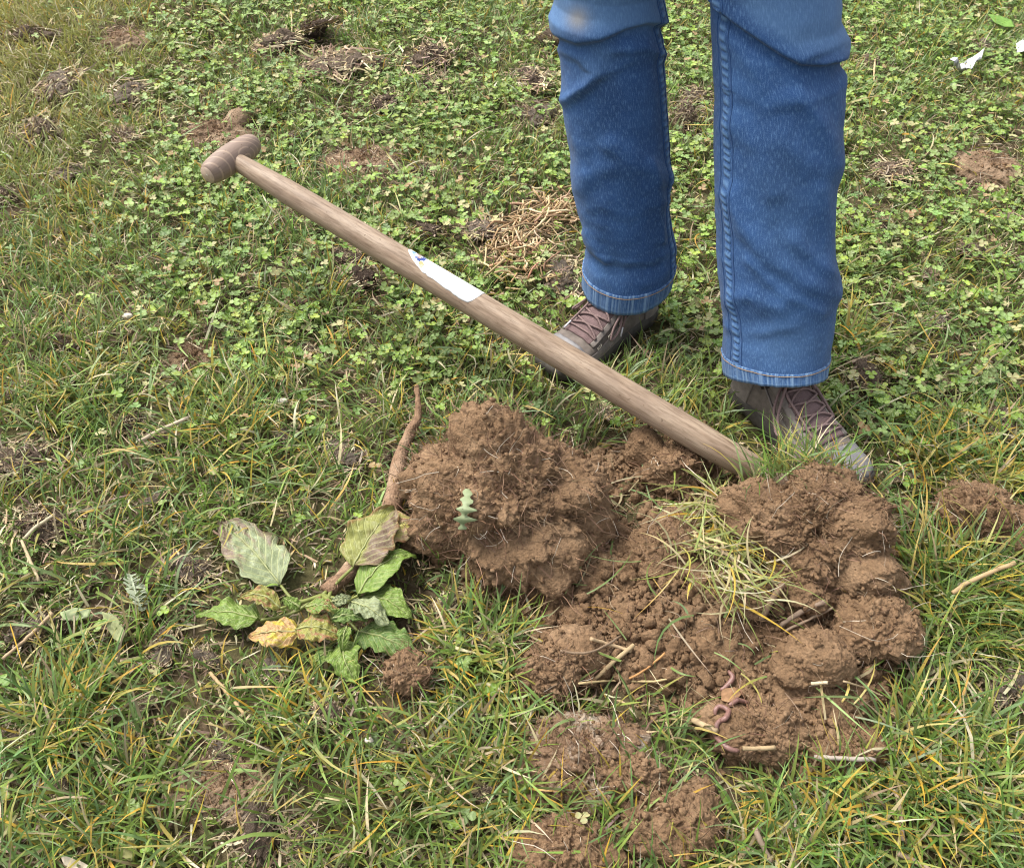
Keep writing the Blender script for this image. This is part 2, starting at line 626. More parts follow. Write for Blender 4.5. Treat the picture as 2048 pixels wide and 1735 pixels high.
M = {}
M['ground'] = ground_mat()
M['soil'] = soil_mat('dug_earth', (0.120, 0.072, 0.039), (0.190, 0.119, 0.067), (0.255, 0.168, 0.099))
M['pale_soil'] = soil_mat('dry_earth', (0.15, 0.10, 0.06), (0.24, 0.165, 0.105), (0.33, 0.245, 0.165))
M['ash_soil'] = soil_mat('ashy_earth', (0.13, 0.08, 0.048), (0.20, 0.128, 0.078), (0.27, 0.18, 0.115), pale=(0.42, 0.36, 0.28))
M['dung'] = soil_mat('dry_dung', (0.080, 0.056, 0.040), (0.155, 0.115, 0.083), (0.25, 0.195, 0.145), scale=1.3)
M['dark_dung'] = soil_mat('dark_dung', (0.035, 0.024, 0.018), (0.075, 0.052, 0.038), (0.15, 0.11, 0.08), scale=1.3)
M['grey_dung'] = soil_mat('grey_dung', (0.12, 0.092, 0.070), (0.21, 0.168, 0.130), (0.32, 0.27, 0.22), scale=1.3)
M['grass'] = plant_mat('grass_blade', 0.42, 0.4, 0.28, 0.15)
M['clover'] = plant_mat('clover_leaf', 0.5, 0.3, 0.22, 0.15, chevron=True)
M['leaf'] = plant_mat('dock_leaf', 0.42, 0.4, 0.18, 0.22, veins=True)
M['litter'] = plant_mat('dead_plant', 0.75, 0.15, 0.08, 0.3)
M['fibre'] = plain_mat('root_fibre', (0.5, 0.4, 0.3), 0.8, 0.15, 0.2, attr=True)
M['crumb'] = M['soil']
M['wood'] = wood_mat('ash_shaft')
M['wood_t'] = wood_mat('ash_handle', True)
M['end_grain'] = plain_mat('end_grain', (0.44, 0.33, 0.25), 0.6, 0.3, 0.2, 120, 0.2)
M['denim'] = denim_mat('denim')
M['denim_hem'] = denim_mat('denim_hem', True)
M['sticker'] = plain_mat('white_label', (0.86, 0.86, 0.85), 0.4, 0.4, 0.02, 60, 0.05)
M['print'] = plain_mat('label_print', (1, 1, 1), 0.4, 0.4, 0.15, 300, 0.0, attr=True)
M['steel'] = plain_mat('spade_steel', (0.30, 0.29, 0.28), 0.45, 0.5, 0.3, 40, 0.2, metal=0.8)
M['upper'] = plain_mat('shoe_nubuck', (0.140, 0.116, 0.098), 0.75, 0.2, 0.35, 70, 0.4)
M['overlay'] = plain_mat('shoe_overlay', (0.185, 0.158, 0.138), 0.7, 0.25, 0.3, 90, 0.3)
M['rubber'] = plain_mat('shoe_rubber', (0.175, 0.166, 0.166), 0.5, 0.35, 0.25, 50, 0.2)
M['sole'] = plain_mat('shoe_sole', (0.070, 0.062, 0.052), 0.8, 0.2, 0.4, 60, 0.4)
M['tongue'] = plain_mat('shoe_mesh', (0.185, 0.125, 0.120), 0.85, 0.15, 0.35, 900, 1.0)
M['lace'] = plain_mat('shoe_lace', (0.205, 0.140, 0.130), 0.8, 0.2, 0.3, 500, 0.8)
M['aglet'] = plain_mat('lace_tip', (0.62, 0.60, 0.62), 0.3, 0.5, 0.1)
M['stitch'] = plain_mat('tan_thread', (0.30, 0.20, 0.12), 0.8, 0.2, 0.4, 800, 0.5)
M['white_stitch'] = plain_mat('pale_thread', (0.60, 0.54, 0.44), 0.8, 0.2, 0.2, 500, 0.3)
M['worm'] = plain_mat('worm_skin', (0.20, 0.105, 0.085), 0.4, 0.5, 0.25, 260, 0.4)
M['root'] = soil_mat('dock_root', (0.13, 0.075, 0.042), (0.23, 0.145, 0.09), (0.34, 0.24, 0.16))
M['litter_white'] = plain_mat('white_fluff', (0.62, 0.62, 0.64), 0.8, 0.2, 0.08, 200, 0.4)
M['sock'] = plain_mat('dark_sock', (0.05, 0.045, 0.045), 0.9, 0.1, 0.2)

# ------------------------------------------------------------------ ground sheet and dug soil


def stretch(lo, hi, step, far):
    a = np.arange(lo, hi + step, step)
    g = [step * 1.6]
    while sum(g) < far:
        g.append(g[-1] * 1.55)
    g = np.cumsum(g)
    return np.concatenate([lo - g[::-1], a, hi + step + g])


gx, gy = stretch(-2.0, 2.0, 0.014, 600), stretch(0.0, 3.5, 0.014, 600)
XX, YY = np.meshgrid(gx, gy)
gv = np.stack([XX.ravel(), YY.ravel(), base_h(XX.ravel(), YY.ravel())], 1)
obj('ground', mesh_from('ground', gv, quads=grid_quads(len(gy), len(gx))), M['ground'], kind='structure',
    label='uneven pasture earth under the grass', cat='ground')

sx = np.arange(-0.30, 0.78, 0.0036)
sy = np.arange(0.36, 1.22, 0.0036)
XX, YY = np.meshgrid(sx, sy)
x, y = XX.ravel(), YY.ravel()
e = soil_edge(x, y)
h = base_h(x, y) + soil_h(x, y)
p3 = np.stack([x, y, np.zeros_like(x)], 1)
wj = p3 + 0.01 * np.stack([vnoise(p3 * 60, 3), vnoise(p3 * 60, 4), np.zeros_like(x)], 1)
inner = sstep(0.03, -0.03, e)
lump = fbm(p3 * 16, 3, 77)
h += inner * (0.016 * (0.55 - worley(wj * 22, 5)) + 0.011 * (0.55 - worley(wj * 48, 6)) * (0.6 + 0.8 * (lump > 0)) + 0.006 * (0.5 - worley(wj * 105, 8)))
sv = np.stack([x, y, h], 1)
sq = grid_quads(len(sy), len(sx))
keep = (e[sq] < 0.06).any(1)
e_keep = e < 0.03
obj('soil', mesh_from('soil', sv, quads=sq[keep]), M['soil'], kind='structure',
    label='patch of freshly dug crumbly brown soil below the spade', cat='soil')


# ------------------------------------------------------------------ blades (grass, straw, fibres)
def blades(base, L, W, az, t0, t1, caz=0.0, segs=4, colb=None, colt=None, twist=None, wexp=2.0, root_w=0.75):
    """ribbons growing from base; t0, t1 = tilt from vertical at base and tip"""
    n = len(base)
    ts = np.linspace(0, 1, segs + 1)
    pos = np.array(base, float)
    rows = []
    caz = np.broadcast_to(caz, (n,))
    twist = np.zeros(n) if twist is None else twist
    for k, t in enumerate(ts):
        th = t0 + (t1 - t0) * t ** 1.25
        a = az + caz * t
        d = np.stack([np.sin(th) * np.sin(a), np.sin(th) * np.cos(a), np.cos(th)], 1)
        if k:
            pos = pos + d * (L / segs)[:, None]
        s = np.stack([np.cos(a + twist), -np.sin(a + twist), 0.6 * np.sin(twist * 1.3)], 1)
        w = W * (root_w + (1 - root_w) * min(1, t * 3)) * (1 - t ** wexp)
        rows.append((pos.copy(), s * (w * 0.5)[:, None], t))
    V, C = [], []
    for k, (p, s, t) in enumerate(rows):
        c = None if colb is None else colb + (colt - colb) * t
        if k < segs:
            V += [p - s, p + s]
            C += [c, c]
        else:
            V.append(p)
            C.append(c)
    m = 2 * segs + 1
    V = np.stack(V, 1).reshape(-1, 3)
    C = np.stack(C, 1).reshape(-1, 3) if colb is not None else None
    off = (np.arange(n) * m)[:, None]
    Q = np.concatenate([off + np.array([[2 * k, 2 * k + 1, 2 * k + 3, 2 * k + 2]]) for k in range(segs - 1)]) if segs > 1 else None
    T = off + np.array([[2 * segs - 2, 2 * segs - 1, 2 * segs]])
    return V, T, Q, C


def strands(base, d0, L, W, curl, grav, segs, col, rs):
    """thin curly ribbons by random walk"""
    n = len(base)
    p = np.array(base, float)
    d = d0 / (np.linalg.norm(d0, axis=1)[:, None] + 1e-9)
    bend = rs.normal(size=(n, 3)) * curl
    rows = []
    for k in range(segs + 1):
        s = np.cross(d, rs.normal(size=(n, 3)) * 0.25 + np.array([0.3, -0.7, 0.6]))
        s /= np.linalg.norm(s, axis=1)[:, None] + 1e-9
        rows.append((p.copy(), s * (W * 0.5 * (1 - 0.5 * k / segs))[:, None]))
        d = d + bend + rs.normal(size=(n, 3)) * curl * 0.6 + np.array([0, 0, -grav])
        d /= np.linalg.norm(d, axis=1)[:, None] + 1e-9
        p = p + d * (L / segs)[:, None]
    V = np.stack([v for q, s in rows for v in (q - s, q + s)], 1).reshape(-1, 3)
    m = 2 * (segs + 1)
    off = (np.arange(n) * m)[:, None]
    Q = np.concatenate([off + np.array([[2 * k, 2 * k + 1, 2 * k + 3, 2 * k + 2]]) for k in range(segs)])
    return V, Q, np.repeat(col, m, axis=0)


GREEN = np.array([(0.098, 0.190, 0.020), (0.140, 0.245, 0.028), (0.062, 0.140, 0.022), (0.20, 0.290, 0.050), (0.105, 0.200, 0.055), (0.155, 0.225, 0.075)])
YELL = np.array([(0.52, 0.36, 0.045), (0.46, 0.36, 0.09), (0.55, 0.31, 0.03), (0.38, 0.34, 0.06)])
STRAW = np.array([(0.44, 0.36, 0.20), (0.36, 0.285, 0.16), (0.52, 0.45, 0.29), (0.29, 0.215, 0.13)])
BROWN = np.array([(0.17, 0.120, 0.080), (0.12, 0.082, 0.055), (0.24, 0.175, 0.12), (0.31, 0.24, 0.17)])


def pick(pal, n, rs, jit=0.16):
    c = pal[rs.integers(0, len(pal), n)]
    return c * (1 + rs.normal(size=(n, 1)) * jit) * (1 + rs.normal(size=(n, 3)) * 0.05)


def blade_cols(n, rs, py=0.10, ps=0.10, ptip=0.22, warm=None):
    c = pick(GREEN, n, rs)
    if warm is not None:
        c = c * (1 - warm[:, None]) + np.array([0.30, 0.27, 0.065]) * warm[:, None]
    k = rs.random(n)
    yl, st = k < py, (k >= py) & (k < py + ps)
    c[yl] = pick(YELL, yl.sum(), rs)
    c[st] = pick(STRAW, st.sum(), rs)
    tip = c.copy()
    tt = rs.random(n) < ptip
    tip[tt] = pick(YELL, tt.sum(), rs) * 0.9
    base = c * 0.70 + np.array([0.34, 0.36, 0.16]) * 0.30
    return np.clip(base, 0.01, 0.8), np.clip(tip, 0.01, 0.8)


# where things lie in the grass: (photo x, photo y, half width px, half height px, how bare)
BARE = [(250, 85, 55, 32, .9), (120, 178, 48, 28, .9), (255, 200, 40, 40, .7), (440, 268, 85, 34, .95), (560, 92, 60, 26, .7), (640, 75, 60, 46, .8),
        (670, 135, 65, 34, .7), (860, 128, 65, 40, .8), (770, 215, 35, 28, .6), (730, 325, 95, 42, .85), (1060, 165, 40, 28, .8), (1080, 230, 45, 32, .7),
        (1020, 490, 85, 62, .9), (1105, 425, 55, 40, .8), (1125, 565, 45, 38, .8), (715, 545, 55, 50, .75), (390, 715, 75, 40, .8), (55, 930, 50, 50, .8),
        (95, 1050, 60, 48, .8), (75, 1265, 55, 42, .8), (200, 1225, 70, 45, .6), (330, 1300, 40, 34, .7), (440, 1570, 115, 62, .85), (520, 1670, 70, 45, .8),
        (680, 910, 45, 30, .7), (1375, 230, 35, 60, .8), (1975, 335, 75, 60, .95), (1780, 340, 40, 40, .7), (1720, 750, 60, 35, .75), (1990, 850, 45, 30, .7),
        (1960, 1040, 95, 75, .95), (2005, 1390, 48, 48, .7), (1180, 1510, 125, 72, .95), (1330, 1640, 95, 75, .9), (1130, 1700, 85, 45, .9),
        (1400, 1590, 80, 50, .75), (640, 1190, 60, 50, .5), (1600, 900, 160, 50, .25), (80, 270, 60, 40, .6), (275, 850, 40, 30, .6), (1420, 700, 90, 40, .2),
        (20, 400, 30, 30, .7), (150, 350, 30, 40, .6), (390, 1140, 60, 22, .5), (30, 1490, 40, 40, .6), (1740, 130, 40, 30, .5), (1110, 90, 40, 50, .6)]


def bare_mask(x, y):
    px, py, _ = PX(np.stack([x, y, np.zeros_like(x)], 1))
    r = np.zeros_like(x)
    nz = fbm(np.stack([x, y, np.zeros_like(x)], 1) * 25, 2, 41) * 0.35
    for cx, cy, a, b, k in BARE:
        d = np.sqrt(((px - cx) / a) ** 2 + ((py - cy) / b) ** 2) + nz
        r = np.maximum(r, k * sstep(1.15, 0.7, d))
    return r, px, py


# feet: (heel, toe) on the ground, worked out below from the legs
def shoe_frame(ank, toe):
    a, t = np.array(ank[:2]), np.array(toe[:2])
    d = (t - a) / np.linalg.norm(t - a)
    return a, d


ANK_L, TOE_L = G(1262, 562, 0.10), G(1118, 705, 0.03)
ANK_R, TOE_R = G(1548, 744, 0.10), G(1722, 968, 0.03)
FEET = []
for A_, T_ in ((ANK_L, TOE_L), (ANK_R, TOE_R)):
    a, d = shoe_frame(A_, T_)
    FEET.append((a - d * 0.070, d))
SHOE_LEN = 0.300


def in_shoe(x, y, grow=0.0):
    r = np.zeros(len(x), bool)
    for hl, d in FEET:
        u = (x - hl[0]) * d[0] + (y - hl[1]) * d[1]
        v = -(x - hl[0]) * d[1] + (y - hl[1]) * d[0]
        r |= (u > -0.004 - grow) & (u < SHOE_LEN + 0.002 + grow) & (np.abs(v) < 0.055 + grow)
    return r


# where the grass is pressed flat: (photo x, photo y, radius m, greatest height m)
FLAT = [(640, 1200, 0.10, 0.022), (560, 1180, 0.09, 0.022), (480, 1110, 0.07, 0.022), (720, 1110, 0.08, 0.025), (790, 1080, 0.07, 0.02), (450, 1230, 0.07, 0.022),
        (560, 1270, 0.07, 0.022), (680, 1290, 0.09, 0.022), (770, 1250, 0.09, 0.022), (770, 1170, 0.09, 0.022), (720, 1350, 0.07, 0.022), (815, 1345, 0.05, 0.03),
        (790, 950, 0.045, 0.025), (815, 870, 0.04, 0.025), (830, 790, 0.035, 0.03), (1480, 930, 0.07, 0.05)]
FLATW = [(G(a, b, 0.02), r, hm) for a, b, r, hm in FLAT]


def cap_len(x, y, L):
    for c, r, hm in FLATW:
        d = np.hypot(x - c[0], y - c[1])
        L = np.where(d < r, np.minimum(L, hm), L)
    return L


def scatter(n, rs, margin=0.5):
    """random ground points, denser near the viewer, reaching past the view on every side"""
    y = 0.02 + 3.5 * rs.random(n * 2) ** 1.15
    half = 0.50 + 0.40 * y + margin
    x = (rs.random(n * 2) * 2 - 1) * half
    k = rs.random(n * 2) < half / (0.50 + 0.40 * 3.5 + margin)
    return x[k][:n], y[k][:n]


rs = np.random.default_rng(11)
x, y = scatter(175000, rs)
bm_, px, py = bare_mask(x, y)
edge = soil_edge(x, y)
clump = fbm(np.stack([x, y, np.zeros_like(x)], 1) * 9, 3, 61)
fine = vnoise(np.stack([x, y, np.zeros_like(x)], 1) * 40, 62)
outside = (np.abs(px - 1024) > 1150) | (py < -60) | (py > 1850)
dens = (0.72 + 0.45 * clump + 0.25 * fine) * (1 - bm_) * np.where(outside, 0.55, 1.0)
dens *= sstep(-0.02, 0.02, edge) * 0.985
keep = (rs.random(len(x)) < dens) & ~in_shoe(x, y)
x, y, px, py, clump, bm_ = x[keep], y[keep], px[keep], py[keep], clump[keep], bm_[keep]
n = len(x)
cl_zone = sstep(950, 640, py) * sstep(60, 330, px) * sstep(-250, 60, py)
L = (0.026 + 0.058 * rs.random(n) ** 1.6) * (0.85 + 0.5 * np.clip(clump + 0.2, 0, 1)) * (1 - 0.22 * cl_zone)
L = cap_len(x, y, L * 1.25)
W = 0.0025 + 0.0024 * rs.random(n)
az = rs.random(n) * 6.2832
# most blades lie over in the direction the turf combs there
comb = fbm(np.stack([x, y, np.zeros_like(x)], 1) * 4, 2, 71) * 7
az = np.where(rs.random(n) < 0.45, comb + rs.normal(size=n) * 0.6, az)
t0 = np.abs(rs.normal(size=n)) * 0.45
t1 = t0 + 0.35 + 1.15 * rs.random(n)
t1 = np.minimum(t1, 1.75)
warm = np.clip(sstep(520, 60, px) * sstep(560, 100, py) * 0.75 + 0.14 * sstep(0.1, 0.5, fbm(np.stack([x, y, np.zeros_like(x)], 1) * 3, 2, 81)), 0, 0.8)
cb, ct = blade_cols(n, rs, 0.050, 0.13, 0.11, warm)
V, T, Q, C = blades(np.stack([x, y, Hg(x, y) - 0.003], 1), L, W, az, t0, t1, rs.normal(size=n) * 0.7, 4, cb, ct, rs.normal(size=n) * 0.5)
obj('grass', mesh_from('grass', V, T, Q, C), M['grass'], kind='stuff', label='short green and yellowing pasture grass over the whole field', cat='grass')

# long blades lying over the sward
x, y = scatter(9000, rs)
bm_, px, py = bare_mask(x, y)
keep = (soil_edge(x, y) > 0.01) & (rs.random(len(x)) < (0.25 + 0.75 * sstep(550, 900, py)) * (1 - 0.6 * bm_)) & ~in_shoe(x, y, 0.03)
x, y = x[keep], y[keep]
n = len(x)
L = cap_len(x, y, 0.05 + 0.075 * rs.random(n) ** 1.5)
cb, ct = blade_cols(n, rs, 0.09, 0.24, 0.15)
V, T, Q, C = blades(np.stack([x, y, Hg(x, y) + 0.006 + 0.02 * rs.random(n)], 1), L, 0.003 + 0.0026 * rs.random(n), rs.random(n) * 6.2832, 0.75 + 0.45 * rs.random(n), 1.35 + 0.5 * rs.random(n),
                    rs.normal(size=n) * 0.7, 5, cb, ct, rs.normal(size=n) * 0.5)
obj('long_grass', mesh_from('long_grass', V, T, Q, C), M['grass'], kind='stuff', label='longer grass blades lying flopped over the short sward', cat='grass')

# dead grass and straw bits lying between the blades
x, y = scatter(80000, rs)
bm_, px, py = bare_mask(x, y)
edge = soil_edge(x, y)
keep = (edge > -0.005) & (rs.random(len(x)) < np.where((np.abs(px - 1024) > 1150), 0.3, 0.55 + 0.45 * bm_)) & ~in_shoe(x, y)
x, y, bm_ = x[keep], y[keep], bm_[keep]
n = len(x)
c = np.where((rs.random(n) < 0.55 - 0.30 * bm_)[:, None], pick(STRAW, n, rs), pick(BROWN, n, rs))
z = Hg(x, y) + 0.002 + 0.018 * rs.random(n) ** 2
V, T, Q, C = blades(np.stack([x, y, z], 1), 0.012 + 0.045 * rs.random(n) ** 2, 0.0016 + 0.0026 * rs.random(n), rs.random(n) * 6.2832,
                    1.25 + 0.3 * rs.random(n), 1.55 + 0.25 * rs.random(n), rs.normal(size=n) * 0.6, 2, c, c * 0.9, rs.normal(size=n) * 0.4, 3.0)
obj('dead_grass', mesh_from('dead_grass', V, T, Q, C), M['litter'], kind='stuff', label='withered straw coloured grass bits lying between the green blades', cat='dead grass')


# ------------------------------------------------------------------ clover
def clover_mesh(x, y, rs, size=1.0):
    n = len(x)
    hz = Hg(x, y)
    r = (0.0072 + 0.0058 * rs.random(n)) * size                      # leaflet length
    top = hz + 0.012 + 0.030 * rs.random(n) * size
    lean = rs.random(n) * 6.2832
    tl = np.abs(rs.normal(size=n)) * 0.38
    nrm = np.stack([np.sin(tl) * np.cos(lean), np.sin(tl) * np.sin(lean), np.cos(tl)], 1)
    ex = np.cross(nrm, np.array([0.3, 1.0, 0.1]))
    ex /= np.linalg.norm(ex, axis=1)[:, None]
    ey = np.cross(nrm, ex)
    c0 = np.stack([x, y, top], 1)
    S = Soup()
    pal = np.array([(0.125, 0.205, 0.028), (0.180, 0.270, 0.034), (0.25, 0.335, 0.055), (0.130, 0.210, 0.050), (0.23, 0.310, 0.090)])
    col = pick(pal, n, rs, 0.2)
    odd = rs.random(n)
    col[odd < 0.07] = (0.40, 0.36, 0.17)
    col[odd > 0.97] = (0.33, 0.20, 0.10)
    spin = rs.random(n) * 6.2832
    # outline of a leaflet: (across, along), notch at the tip
    out = np.array([(0, 0), (-0.26, 0.18), (-0.46, 0.52), (-0.40, 0.86), (-0.16, 1.0), (0, 0.95), (0.16, 1.0), (0.40, 0.86), (0.46, 0.52), (0.26, 0.18)])
    cen = np.array([0, 0.55])
    for k in range(3):
        a = spin + k * 2.0944 + rs.normal(size=n) * 0.12
        al = np.cos(a)[:, None] * ex + np.sin(a)[:, None] * ey
        ac = -np.sin(a)[:, None] * ex + np.cos(a)[:, None] * ey
        fold = (0.10 + 0.25 * rs.random(n))[:, None]
        cup = (rs.normal(size=n) * 0.18 + 0.06)[:, None]
        pts = []
        for (u, v) in np.concatenate([out, [cen]]):
            pts.append(c0 + r[:, None] * (al * v + ac * u * 1.08 + nrm * (fold * abs(u) * 1.3 + cup * v * v)))
        V = np.stack(pts, 1).reshape(-1, 3)
        T = []
        for q in range(10):
            T.append((10, q, (q + 1) % 10))
        T = ((np.arange(n) * 11)[:, None, None] + np.array(T)[None]).reshape(-1, 3)
        cc = np.repeat(col * (1 + rs.normal(size=(n, 1)) * 0.07), 11, 0)
        uv = np.tile(np.concatenate([out, [cen]]), (n, 1))
        S.add(V, T, None, np.clip(cc, 0.01, 0.8), uv)
    # stems
    V, T, Q, C = blades(np.stack([x, y, hz - 0.002], 1), top - hz + 0.003, np.full(n, 0.0014), lean, np.full(n, 0.02), np.full(n, 0.06), 0.0, 1,
                        col * 0 + (0.20, 0.24, 0.09), col * 0 + (0.16, 0.24, 0.07), None, 9.0)
    S.add(V, T, Q, C, np.full((len(V), 2), -3.0))
    return S


rs = np.random.default_rng(23)
x, y = scatter(50000, rs)
bm_, px, py = bare_mask(x, y)
pn = np.stack([x, y, np.zeros_like(x)], 1)
zone = np.maximum(sstep(930, 600, py) * sstep(90, 420, px) * sstep(1.15, 0.9, sstep(100, -200, py) * 0 + 0.9), 0.0)
zone = np.maximum(zone, 0.75 * sstep(1550, 1750, px) * sstep(1000, 850, py))
zone = zone * (1 - 0.85 * sstep(420, 0, px) * sstep(500, 100, py))
patch = sstep(-0.35, 0.25, fbm(pn * 6, 3, 91))
dens = np.clip(zone * (0.25 + 0.75 * patch), 0.018, 1) * (1 - 0.9 * bm_)
outside = (np.abs(px - 1024) > 1150) | (py < -60)
dens *= np.where(outside, 0.4, 1.0)
keep = (rs.random(len(x)) < dens) & (soil_edge(x, y) > 0.02) & ~in_shoe(x, y, 0.004)
keep &= np.all([np.hypot(x - c[0], y - c[1]) > r for c, r, hm in FLATW], axis=0)
S = clover_mesh(x[keep], y[keep], rs)
obj('clover', S.mesh('clover'), M['clover'], kind='stuff', label='white clover leaves carpeting the upper part of the field', cat='clover')

# ------------------------------------------------------------------ soil clods
def star(dirs, balls):
    """distance from the first centre to the outside of a union of ellipsoids"""
    c0 = np.array(balls[0][0])
    best = np.zeros(len(dirs))
    for c, r in balls:
        r = np.broadcast_to(np.asarray(r, float), (3,))
        o = (c0 - np.array(c)) / r
        d = dirs / r
        A = (d * d).sum(1)
        B = (d * o).sum(1)
        Cc = (o * o).sum() - 1
        D = B * B - A * Cc
        t = np.where(D > 0, (-B + np.sqrt(np.maximum(D, 0))) / A, 0)
        best = np.maximum(best, t)
    return best


CLOD_SURF = []


def soil_clod(px, py, balls, label, level=6, seed=0, mat='soil', nroots=300, rough=1.0, group='clods of soil around the dug hole', name='soil_clod', root_col=None, rootlen=0.035, flat_h=None):
    """balls: (photo x, photo y, height of centre above the ground, radii)"""
    B = []
    for bx, by, bz, r in balls:
        g = float(Hs(*G(bx, by, bz)[:2])[0])
        B.append((G(bx, by, bz + g), r))
    c0 = B[0][0]
    D, T = ICO[level]
    R = star(D, B)
    # soften the valleys between the lumps
    P = c0 + D * R[:, None]
    size = float(np.mean(R))
    q = P
    wq = q + 0.012 * np.stack([vnoise(q * 35, seed), vnoise(q * 35, seed + 1), vnoise(q * 35, seed + 2)], 1)
    dsp = 0.30 * size * fbm(q * (1.3 / size), 3, seed + 5)
    wq = wq + 0.006 * np.stack([vnoise(q * 110, seed + 31), vnoise(q * 110, seed + 32), vnoise(q * 110, seed + 33)], 1)
    big = 1.0 if size > 0.07 else 0.35
    dsp = dsp + 0.010 * size / 0.06 * fbm(q * np.array([14, 14, 55.0]), 3, seed + 41)
    crag = 0.6 + 0.9 * sstep(-0.2, 0.3, fbm(q * 14, 2, seed + 21))
    dsp += rough * crag * (big * 0.022 * (0.5 - worley(wq * 17, seed + 6)) + big * 0.015 * (0.55 - worley(wq * 34, seed + 7)) + 0.011 * (0.5 - worley(wq * 75, seed + 8)) * (0.4 + 1.2 * sstep(-0.3, 0.4, fbm(q * 22, 2, seed + 52))))
    msk = np.clip(0.15 + 1.9 * (0.5 + 0.5 * fbm(q * 30, 2, seed + 50)) ** 2, 0.1, 1.8)
    dsp += rough * msk * (0.009 * (0.5 - worley(wq * 150, seed + 9)) + 0.006 * (np.abs(fbm(wq * 90, 3, seed + 11)) - 0.2) + 0.005 * fbm(q * 240, 3, seed + 10, 0.7))
    dsp = np.maximum(dsp, -0.6 * R)
    P = P + D * dsp[:, None]
    root = bpy.data.objects.new(name, None)
    scene.collection.objects.link(root)
    gz = float(Hs(c0[0], c0[1])[0])
    org = np.array([c0[0], c0[1], gz])
    root.location = tuple(org)
    root['label'] = label
    root['category'] = 'clod'
    root['group'] = group
    obj('earth', mesh_from('earth', P - org, tris=T), M[mat], root)
    CLOD_SURF.append((P, D, gz, rough))
    if nroots:
        nroots = int(nroots * 1.5)
        r2 = np.random.default_rng(seed + 100)
        vis = np.where((P[:, 2] > gz - 0.005))[0]
        k = r2.choice(vis, nroots)
        d0 = D[k] * 0.5 + r2.normal(size=(nroots, 3)) * 0.8
        rc = pick(np.array([(0.19, 0.115, 0.07), (0.25, 0.16, 0.10), (0.15, 0.09, 0.052), (0.21, 0.13, 0.08)]) if root_col is None else root_col, nroots, r2)
        wh = r2.random(nroots) < 0.035
        rc[wh] = (0.62, 0.54, 0.42)
        Ls = rootlen * (0.35 + r2.random(nroots) ** 1.5 * 1.2)
        Ls[wh] *= 1.5
        Ws = 0.0007 + 0.0007 * r2.random(nroots)
        V, Q, C = strands(P[k] - D[k] * 0.003, d0, Ls, Ws, 0.35, 0.12, 5, rc, r2)
        obj('root_fibre', mesh_from('root_fibre', V - org, quads=Q, col=C), M['fibre'], root, kind='stuff')
    return root


soil_clod(1000, 960, [(1010, 985, .060, (.125, .105, .085)), (985, 880, .125, (.062, .060, .048)), (880, 945, .075, (.062, .050, .046)), (900, 1060, .03, (.048, .050, .060)),
                      (1120, 985, .06, (.070, .075, .062)), (1085, 1095, .03, (.078, .062, .052)), (1000, 1110, .025, (.05, .05, .045)), (1160, 1050, .03, (.045, .05, .04))],
          'biggest clod, a peaked brown heap bristling with roots left of the spade shaft', 7, 3, nroots=2600)
soil_clod(1630, 1040, [(1625, 1050, .055, (.105, .060, .060)), (1525, 1020, .055, (.060, .048, .046)), (1640, 985, .070, (.052, .040, .045)), (1700, 1080, .055, (.062, .055, .062)),
                       (1725, 1150, .030, (.050, .048, .050)), (1650, 1130, .030, (.06, .05, .045))],
          'broad root-laced sod clod in front of the shoe at the end of the spade', 7, 17, nroots=1900)
soil_clod(1625, 1320, [(1625, 1325, .014, (.058, .044, .036)), (1650, 1310, .012, (.04, .035, .03))], 'smooth rounded tan clod low in the dug patch', 6, 31, nroots=60, rough=0.45)
soil_clod(1755, 1250, [(1755, 1255, .012, (.060, .052, .040)), (1730, 1220, .006, (.045, .04, .035))], 'round clod crossed by pale roots at the grassy right edge of the dug soil', 6, 37, nroots=180, rough=0.6)
soil_clod(1490, 1195, [(1490, 1200, .008, (.040, .034, .026))], 'small clod beside the tangled loose grass in the dug soil', 5, 41, nroots=80, rough=0.7)
soil_clod(1330, 1105, [(1330, 1110, .004, (.062, .060, .042)), (1350, 1060, .006, (.045, .04, .040))], 'clod with hanging white roots left of the tangled loose grass', 6, 43, nroots=300)
soil_clod(1350, 930, [(1350, 945, .012, (.055, .040, .045)), (1290, 900, .012, (.035, .03, .04))], 'clod half under the lower end of the spade shaft', 6, 47, nroots=220)
soil_clod(1100, 1345, [(1100, 1345, .006, (.046, .036, .034)), (1150, 1300, -.002, (.05, .04, .03))], 'clod on the left lower corner of the dug soil beside the grass', 6, 53, nroots=160)
soil_clod(1585, 1130, [(1590, 1160, .014, (.045, .04, .034)), (1620, 1200, .01, (.035, .035, .03))], 'broken lump under the broad sod clod', 6, 59, nroots=120)
soil_clod(1520, 1470, [(1520, 1470, .002, (.070, .036, .028)), (1450, 1440, .0, (.04, .03, .025))], 'low crumbly clod beside the earthworms', 6, 61, nroots=160)
soil_clod(1700, 1500, [(1690, 1500, .006, (.060, .030, .026))], 'low clod at the lower right edge of the dug soil', 6, 67, nroots=110)
soil_clod(815, 1345, [(815, 1345, .022, (.033, .030, .032))], 'lone round clod in the grass below the dock leaves', 6, 71, nroots=160, rough=0.5)
soil_clod(1180, 1520, [(1165, 1525, .004, (.095, .070, .034)), (1230, 1500, .0, (.05, .04, .03))], 'pale ashy soil heap in the grass below the dug patch', 6, 73, 'ash_soil', 420)
soil_clod(1275, 1555, [(1275, 1560, .022, (.044, .028, .026))], 'small brown clod between the ashy heap and the square clod', 6, 79, nroots=120)
soil_clod(1345, 1640, [(1345, 1650, .010, (.062, .050, .042)), (1300, 1620, .008, (.04, .035, .036)), (1390, 1630, .008, (.035, .04, .036))], 'squarish brown clod near the bottom edge behind grass blades', 6, 83, nroots=260)
